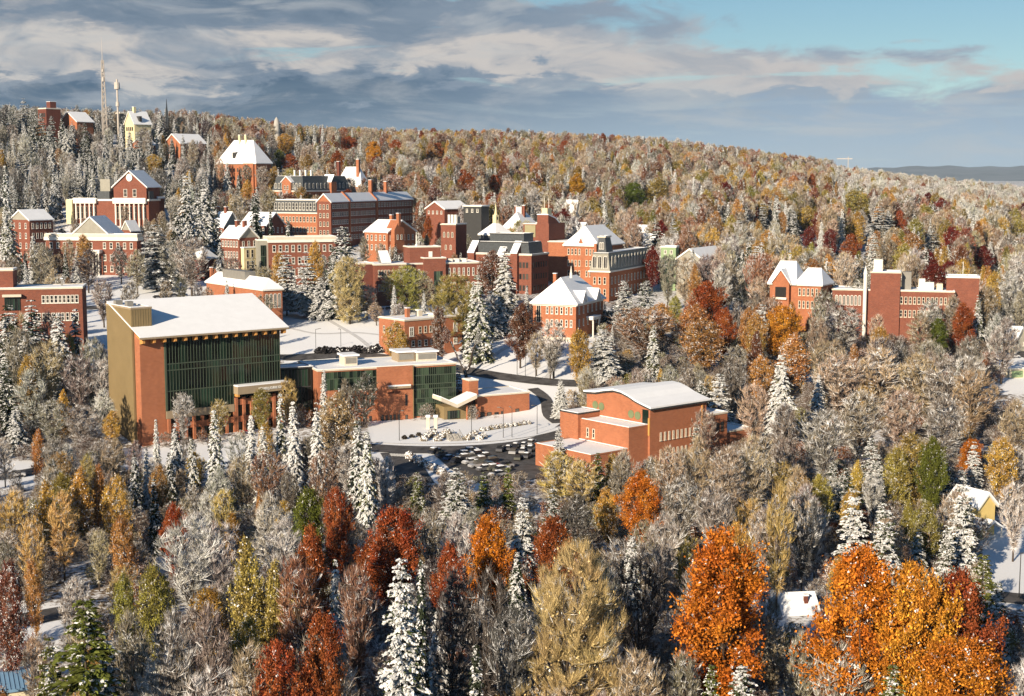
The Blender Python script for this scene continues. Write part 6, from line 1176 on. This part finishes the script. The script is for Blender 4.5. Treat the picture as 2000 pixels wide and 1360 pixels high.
# campus trees, set by distance
for lk, px, pt, Y, w in [('pine', 80, 219, 935, 30), ('pine', 100, 224, 930, 28), ('spruce', 120, 230, 930, 22), ('pine', 60, 212, 935, 28), ('spruce', 140, 236, 930, 22), ('pine', 165, 237, 930, 26), ('spruce', 252, 250, 925, 22), ('pine', 268, 256, 925, 26), ('bare', 288, 258, 925, 24), ('spruce', 236, 240, 930, 20), ('spruce', 335, 268, 915, 22), ('bare_tan', 375, 272, 915, 26), 
  ('bare_tan', 1340, 500, 540, 60), ('bare', 1385, 497, 540, 60), ('bare_tan', 1425, 500, 545, 56), ('bare', 1305, 496, 540, 44), ('orange', 1362, 515, 530, 40), ('bare_frost', 1408, 515, 530, 44),
  ('pine', 670, 437, 498, 84), ('spruce', 652, 478, 505, 50), ('willow', 682, 500, 492, 70), ('pine_snow', 558, 486, 508, 62), ('pine_snow', 598, 488, 504, 68), ('spruce', 625, 540, 500, 40), ('gold', 545, 490, 530, 34), ('gold', 612, 468, 545, 30), ('bare', 716, 556, 500, 46), ('bare_tan', 735, 590, 490, 34),
  ('spruce_frost', 932, 533, 440, 56), ('spruce', 957, 565, 470, 44), ('spruce_frost', 986, 480, 478, 62), ('willow_green', 893, 535, 455, 92), ('oak_brown', 962, 488, 520, 60), ('willow_green', 798, 518, 516, 74), ('bare_tan', 830, 530, 516, 50), ('bare_gold', 770, 528, 518, 50), ('oak_brown', 856, 598, 432, 36), ('gold', 772, 626, 430, 42), ('gold', 785, 640, 428, 30),
  ('pine_snow', 1180, 640, 412, 84), ('gold', 1133, 640, 408, 50), ('oak_brown', 1016, 590, 432, 66), ('bare_frost', 1082, 626, 422, 70), ('bare_tan', 1048, 650, 424, 40), ('bare', 1075, 668, 420, 40),
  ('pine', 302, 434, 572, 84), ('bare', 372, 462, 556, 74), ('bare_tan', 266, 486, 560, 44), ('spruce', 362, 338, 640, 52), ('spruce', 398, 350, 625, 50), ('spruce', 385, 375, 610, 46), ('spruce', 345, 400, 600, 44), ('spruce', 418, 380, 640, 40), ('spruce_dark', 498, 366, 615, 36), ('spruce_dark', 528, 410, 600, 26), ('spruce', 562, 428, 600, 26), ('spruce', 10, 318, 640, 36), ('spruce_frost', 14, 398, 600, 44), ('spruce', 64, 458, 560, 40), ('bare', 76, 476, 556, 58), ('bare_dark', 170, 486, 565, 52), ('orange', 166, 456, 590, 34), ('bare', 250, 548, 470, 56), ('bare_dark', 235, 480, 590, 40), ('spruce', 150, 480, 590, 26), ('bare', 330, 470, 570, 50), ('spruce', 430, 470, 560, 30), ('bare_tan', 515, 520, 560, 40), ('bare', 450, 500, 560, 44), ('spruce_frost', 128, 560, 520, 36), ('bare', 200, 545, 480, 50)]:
    hero(lk, px, pt, None, w, Y)
# the slender dark maple that forks beside the campus road
KEEP = [(203, 572, 556, 815, 344), (545, 690, 1040, 838, 365), (752, 838, 1048, 918, 326), (1048, 742, 1470, 872, 312), (1035, 535, 1185, 660, 462), (738, 605, 905, 690, 432), (0, 520, 165, 600, 403), (400, 522, 552, 615, 470),
  (700, 478, 945, 590, 528), (860, 405, 1110, 585, 563), (1070, 430, 1222, 535, 598), (1150, 460, 1272, 555, 640), (1020, 425, 1106, 500, 640), (640, 365, 808, 460, 790), (1285, 478, 1330, 500, 598), (1495, 505, 1625, 585, 470), (1625, 500, 1922, 605, 470), (1755, 560, 1922, 640, 470),
  (545, 595, 740, 690, 440), (880, 690, 1110, 748, 395), (1030, 745, 1095, 830, 360), (85, 415, 275, 535, 612), (15, 405, 105, 490, 628), (395, 405, 560, 525, 588), (500, 455, 660, 530, 583), (708, 425, 818, 500, 648), (530, 325, 808, 450, 698), (422, 268, 530, 360, 845), (125, 328, 320, 425, 775),
  (70, 198, 122, 218, 900), (112, 215, 182, 232, 900), (240, 205, 295, 252, 900), (322, 255, 402, 278, 900), (1100, 390, 1135, 415, 700), (1320, 482, 1420, 512, 560),
  (1900, 945, 1950, 1085, 245), (1530, 1155, 1592, 1212, 215), (0, 1312, 100, 1360, 145), (-20, 915, 60, 940, 295), (0, 1205, 110, 1228, 200), (1945, 1045, 2020, 1180, 240), (1925, 640, 2010, 775, 430), (160, 540, 400, 590, 500), (165, 600, 210, 660, 440)]
for t in TREES:      # leave the marked trees in view
    z0 = gnd(t['X'], t['Y']); p0 = proj(t['X'], t['Y'], z0); p1 = proj(t['X'], t['Y'], z0 + t['h']); w_ = (t['w'] or t['h'] * .3) * F / t['Y'] * .34
    KEEP.append((p1[0] - w_, p1[1], p1[0] + w_, p1[1] + .52 * (p0[1] - p1[1]), t['Y'] - 1.0))
KA = np.array(KEEP, float)
def blocked(px0, px1, py0, py1, Y):
    return bool(np.any((Y < KA[:, 4]) & (px1 > KA[:, 0]) & (px0 < KA[:, 2]) & (py1 > KA[:, 1]) & (py0 < KA[:, 3])))
ZONES = {
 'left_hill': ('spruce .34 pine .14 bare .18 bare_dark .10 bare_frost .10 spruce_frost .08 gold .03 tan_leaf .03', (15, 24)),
 'hill': ('bare_tan .30 bare .10 bare_rust .09 bare_frost .09 gold .06 olive .08 orange .04 oak_rust .025 rust .05 spruce .12 spruce_frost .12 oak_brown .03', (17, 26)),
 'east_hill': ('bare_tan .24 bare .08 bare_rust .06 bare_frost .09 gold .08 olive .10 orange .05 oak_red .012 rust .05 spruce .14 pine_snow .10 spruce_frost .05', (18, 28)),
 'frost_hill': ('bare_frost .62 spruce_frost .18 bare_tan .14 rust .03 olive .03', (14, 21)),
 'campus': ('bare .26 spruce .34 bare_dark .08 bare_tan .16 tan_leaf .08 pine .10', (8, 17)),
 'east_wood': ('bare .34 bare_tan .38 orange .05 gold .05 spruce_frost .05 bare_frost .08 bare_dark .05', (15, 23)),
 'east_colour': ('orange .16 rust .09 oak_rust .07 gold .09 bare_tan .24 bare .12 spruce .10 pine_snow .06 bare_rust .07', (14, 21)),
 'west_wood': ('bare .22 bare_dark .08 spruce .28 gold .08 bare_tan .2 olive .06 bare_frost .16', (10, 17)),
 'front_left': ('bare_gold .14 gold .08 orange .05 bare .26 bare_frost .26 olive .07 bare_tan .14', (9, 15)),
 'front_mid': ('bare_dark .24 bare_rust .16 bare .28 oak_rust .07 spruce .10 bare_frost .15', (10, 17)),  # dark bare trees here carry the wood's shade in their tint
 'front_right': ('bare_tan .36 bare .26 bare_frost .14 gold .09 bare_gold .10 pine .05', (10, 16)),
 'front_far_right': ('bare_frost .22 pine .20 oak_orange .08 olive .12 bare_tan .30 gold .08', (9, 15))}
for k, (s, hr) in ZONES.items():
    w_ = s.split(); ZONES[k] = (w_[0::2], np.array([float(x) for x in w_[1::2]]) / sum(float(x) for x in w_[1::2]), hr)
def zone(px, Y):
    if Y > 720:
        if px < 430 and Y < 1250: return 'left_hill'
        if px > 1620 and Y > 1080: return 'frost_hill'
        return 'east_hill' if px > 1350 and Y < 1100 else 'hill'
    if Y > 395:
        if px < 1000: return 'campus'
        return 'east_hill' if Y > 520 else (('east_colour' if px < 1560 and Y > 400 else 'east_wood') if px > 1200 else 'campus')
    if px < 240: return 'west_wood' if Y > 300 else 'front_left'
    if Y > 300 and px > 1400: return 'east_wood'
    if px < 580: return 'front_left'
    if px < 1020: return 'front_mid'
    return 'front_right' if px < 1600 else 'front_far_right'
def in_foot(X, Y):
    r = np.zeros(np.shape(X), bool)
    for fp in FOOT: r |= inside(fp, X, Y)
    return r
cell = {}
def free(X, Y, d):
    i, j = int(X // 8), int(Y // 8)
    for a in range(i - 1, i + 2):
        for b in range(j - 1, j + 2):
            for (x, y, e) in cell.get((a, b), ()):
                if (x - X) ** 2 + (y - Y) ** 2 < (d * .5 + e * .5) ** 2: return False
    return True
def occupy(X, Y, d): cell.setdefault((int(X // 8), int(Y // 8)), []).append((X, Y, d))
for t in TREES: occupy(t['X'], t['Y'], 5.0)
for (y0, y1, n, dmin) in ((120, 395, 5200, 6.6), (395, 720, 5200, 6.6), (720, 1000, 11000, 7.2), (1000, 1750, 24000, 8.0)):
    Ys = np.sqrt(rng.uniform(y0 ** 2, y1 ** 2, n)); pxs = rng.uniform(-90, 2090, n); Xs = (pxs - 1000) / F * Ys
    Zs = ground(Xs, Ys); op = is_open(Xs, Ys) | in_foot(Xs, Ys); ru = rng.uniform(0, 1, (n, 3))
    for X, Y, Z, px, o_, r in zip(Xs, Ys, Zs, pxs, op, ru):
        if o_: continue
        zn = zone(px, Y); looks, pr, hr = ZONES[zn]
        if zn == 'campus' and r[0] > .55: continue
        d = dmin * (1.0 + .35 * (r[1] - .5)) * (1.3 if zn == 'east_wood' else 0.95 if zn.startswith('front') else 1.0)
        if not free(X, Y, d): continue
        look = looks[int(np.searchsorted(np.cumsum(pr), r[2] * .9999))]; h = hr[0] + (hr[1] - hr[0]) * rng.beta(2, 2)
        kind = LOOK[look][0]; w = h * (.26 if kind == 'spruce' else .42)
        x0, yt = proj(X - w / 2, Y, Z + h); x1, yb = proj(X + w / 2, Y, Z)
        if blocked(x0, x1, yt, yb - .35 * (yb - yt), Y) and not (zn == 'campus' and rng.uniform() < .10): continue
        occupy(X, Y, d); TREES.append(dict(look=look, X=X, Y=Y, h=h, w=None, hero=False))
# the largest in view of each kind are things of their own, the rest one far woodland
LIMIT = {'bare': 285, 'oak': 150, 'autumn': 200, 'willow': 20, 'spruce': 200, 'pine': 150}
NAME = {'bare': 'bare_tree', 'oak': 'oak_tree', 'autumn': 'autumn_tree', 'willow': 'willow_tree', 'spruce': 'spruce_tree', 'pine': 'pine_tree'}
def place(Y, px):
    if Y > 1000: return 'on the far ridge' if px > 430 else 'on the hilltop at left'
    if Y > 720: return 'on the left hillside' if px < 430 else ('on the hillside behind the campus' if px < 1300 else 'on the right-hand hillside')
    if Y > 395:
        if px < 240: return 'among the buildings at far left'
        if px < 700: return 'among the left campus buildings'
        if px < 1000: return 'among the central campus buildings'
        if px < 1330: return 'beside the white-roofed brick house'
        return 'around the long brick block at right'
    if Y > 290:
        if px < 240: return 'left of the glass-fronted hall'
        if px < 760: return 'in front of the glass-fronted hall'
        if px < 1050: return 'beside the car park'
        if px < 1500: return 'around the wavy-roofed brick gym'
        return 'in the right-hand wood'
    if px < 560: return 'in the left foreground wood'
    if px < 1020: return 'in the middle foreground wood'
    if px < 1560: return 'in the foreground wood right of centre'
    return 'in the right foreground wood'
ORD = ['', 'second ', 'third ', 'fourth ', 'fifth ', 'sixth ', 'seventh ', 'eighth ', 'ninth ', 'tenth ', 'eleventh ', 'twelfth ']
ORD = lambda i: ['leftmost', 'second', 'third', 'fourth', 'fifth', 'sixth', 'seventh', 'eighth', 'ninth', 'tenth', 'eleventh', 'twelfth'][i] if i < 12 else '%d%s' % (i + 1, 'th' if 10 <= (i + 1) % 100 <= 20 else {1: 'st', 2: 'nd', 3: 'rd'}.get((i + 1) % 10, 'th'))
for t in TREES: t['kind'], t['tint'], t['snow'] = LOOK[t['look']]; t['px'] = proj(t['X'], t['Y'], gnd(t['X'], t['Y']))[0]
single, rest = [], []
for k, lim in LIMIT.items():
    L_ = sorted([t for t in TREES if t['kind'] == k], key=lambda t: (not t['hero'], -t['h'] / t['Y']))
    L_ = [t for t in L_ if -60 < t['px'] < 2060] + [t for t in L_ if not -60 < t['px'] < 2060]
    single += L_[:lim]; rest += L_[lim:]
rest += [t for t in rest if False]
byplace = {}
for t in single: byplace.setdefault((t['look'], place(t['Y'], t['px'])), []).append(t)
for (look, pl), L_ in byplace.items():
    L_.sort(key=lambda t: t['px'])
    for i, t in enumerate(L_): t['label'] = '%s %s' % (WORDS[look], pl) if len(L_) == 1 else '%s %s, %s' % (WORDS[look], pl, ORD(i) if i == 0 else ORD(i) + ' from left')
def tint_of(t):
    c = np.array(t['tint']) * (rng.uniform(.9, 1.2) if t['hero'] else rng.uniform(.6, 1.3)) * rng.uniform(.92, 1.08, 3); s = t['snow'] * rng.uniform(.65, 1.3)
    return [float(x) for x in c], float(s)
NAT = {'bare': 4.6, 'oak': 5.3, 'autumn': 4.0, 'willow': 5.2, 'spruce': 2.7, 'pine': 4.6}
for i, t in enumerate(single):
    k = t['kind']; sh = SHAPES[k][int(rng.integers(len(SHAPES[k])))]; Z = gnd(t['X'], t['Y'])
    s = t['h'] / 20.0; sw = s * rng.uniform(.74, .98) if not t['w'] else t['w'] / 2 / (NAT[k] * 1.05)
    e = link(NAME[k], None); e.location = (t['X'], t['Y'], Z - .15); e.rotation_euler = (0, 0, float(rng.uniform(0, 6.28))); e.scale = (sw, sw, s)
    tag(e, t['label'], 'tree', 'trees of the campus woods')
    tr = link('trunk', sh[0], e); crn = link('crown', sh[1], e)
    c, sn = tint_of(t); crn.color = (*c, sn)
# far woodland and undergrowth: points carrying trees
def scatter(name, label, items, index):
    n = len(items); me = bpy.data.meshes.new(name); me.vertices.add(n)
    me.vertices.foreach_set('co', np.array([it[0] for it in items], np.float32).ravel())
    def put(nm, typ, vals, field='value'):
        a = me.attributes.new(nm, typ, 'POINT'); a.data.foreach_set(field, np.asarray(vals).ravel())
    put('pick', 'INT', np.array([it[1] for it in items], np.int32)); put('turn', 'FLOAT', np.array([it[2] for it in items], np.float32))
    put('size', 'FLOAT_VECTOR', np.array([it[3] for it in items], np.float32), 'vector'); put('tint', 'FLOAT_COLOR', np.array([(*it[4], 1) for it in items], np.float32), 'color'); put('frost', 'FLOAT', np.array([it[5] for it in items], np.float32))
    o = link(name, me); tag(o, label, 'trees' if 'wood' in name else 'bushes', kind='stuff')
    ng = bpy.data.node_groups.new(name, 'GeometryNodeTree')
    ng.interface.new_socket('Geometry', in_out='INPUT', socket_type='NodeSocketGeometry'); ng.interface.new_socket('Geometry', in_out='OUTPUT', socket_type='NodeSocketGeometry')
    gi = ng.nodes.new('NodeGroupInput'); go = ng.nodes.new('NodeGroupOutput'); ci = ng.nodes.new('GeometryNodeCollectionInfo')
    ci.inputs['Collection'].default_value = FAR; ci.inputs['Separate Children'].default_value = True; ci.inputs['Reset Children'].default_value = True
    ip = ng.nodes.new('GeometryNodeInstanceOnPoints'); ip.inputs['Pick Instance'].default_value = True
    def attr(nm, typ):
        a = ng.nodes.new('GeometryNodeInputNamedAttribute'); a.data_type = typ; a.inputs[0].default_value = nm; return a.outputs[0]
    ng.links.new(gi.outputs[0], ip.inputs['Points']); ng.links.new(ci.outputs[0], ip.inputs['Instance'])
    ng.links.new(attr('pick', 'INT'), ip.inputs['Instance Index'])
    cx = ng.nodes.new('ShaderNodeCombineXYZ'); ng.links.new(attr('turn', 'FLOAT'), cx.inputs[2]); e2 = ng.nodes.new('FunctionNodeEulerToRotation'); ng.links.new(cx.outputs[0], e2.inputs[0])
    ng.links.new(e2.outputs[0], ip.inputs['Rotation']); ng.links.new(attr('size', 'FLOAT_VECTOR'), ip.inputs['Scale']); ng.links.new(ip.outputs[0], go.inputs[0])
    md = o.modifiers.new('scatter', 'NODES'); md.node_group = ng
    return o
items = []
for t in rest:
    idxs = FAR_INDEX[t['kind']] if t['kind'] in FAR_INDEX else FAR_INDEX['autumn']
    c, sn = tint_of(t); s = t['h'] / 20.0; sw = s * rng.uniform(.72, 1.0)
    items.append(((t['X'], t['Y'], gnd(t['X'], t['Y']) - .2), idxs[int(rng.integers(len(idxs)))], rng.uniform(0, 6.28), (sw, sw, s), c, sn))
scatter('far_woodland', 'mixed frosted woodland covering the hillsides behind the campus', items, None)
items = []
n = 6500; Ys = np.sqrt(rng.uniform(110 ** 2, 520 ** 2, n)); pxs = rng.uniform(-60, 2060, n); Xs = (pxs - 1000) / F * Ys; op = is_open(Xs, Ys) | in_foot(Xs, Ys)
for X, Y, px, o_ in zip(Xs, Ys, pxs, op):
    if o_ or (px < 1000 and Y > 395 and rng.uniform() > .15): continue
    h = rng.uniform(1.5, 5.5); Z = gnd(X, Y)
    a = proj(X - h * .5, Y, Z + h); b = proj(X + h * .5, Y, Z)
    if blocked(a[0], b[0], a[1], b[1] - .3 * (b[1] - a[1]), Y): continue
    lf = rng.uniform() < .22
    idxs = FAR_INDEX['leafy_bush' if lf else 'bush']; col = [(.40, .24, .06), (.30, .12, .05), (.25, .22, .06)][int(rng.integers(3))] if lf else [(.26, .2, .15), (.34, .27, .19), (.2, .14, .11)][int(rng.integers(3))]
    s = h / 20.0; items.append(((X, Y, Z - .1), idxs[int(rng.integers(len(idxs)))], rng.uniform(0, 6.28), (s * rng.uniform(.7, 1.2), s, s), col, rng.uniform(.3, 1.0)))
scatter('undergrowth', 'frosted scrub and bushes between the trees', items, None)
print('TREES', len(single), 'single', len(rest), 'rest', len(items), 'bushes')
# ------------------------------------------------------------------ the air
hz = bpy.data.materials.new('haze'); hz.use_nodes = True; ht = hz.node_tree; ht.nodes.clear()
pv = ht.nodes.new('ShaderNodeVolumePrincipled'); pv.inputs['Color'].default_value = (.62, .80, 1.0, 1); pv.inputs['Density'].default_value = 2.2e-5; pv.inputs['Anisotropy'].default_value = 0.0
ho = ht.nodes.new('ShaderNodeOutputMaterial'); ht.links.new(pv.outputs[0], ho.inputs['Volume']); MATS['haze'] = hz
tag(MB().box(-20000, 20000, -420, 24500, -6.5, 240).build('haze', 'haze'), 'thin blue haze over the valley', 'haze', kind='stuff')
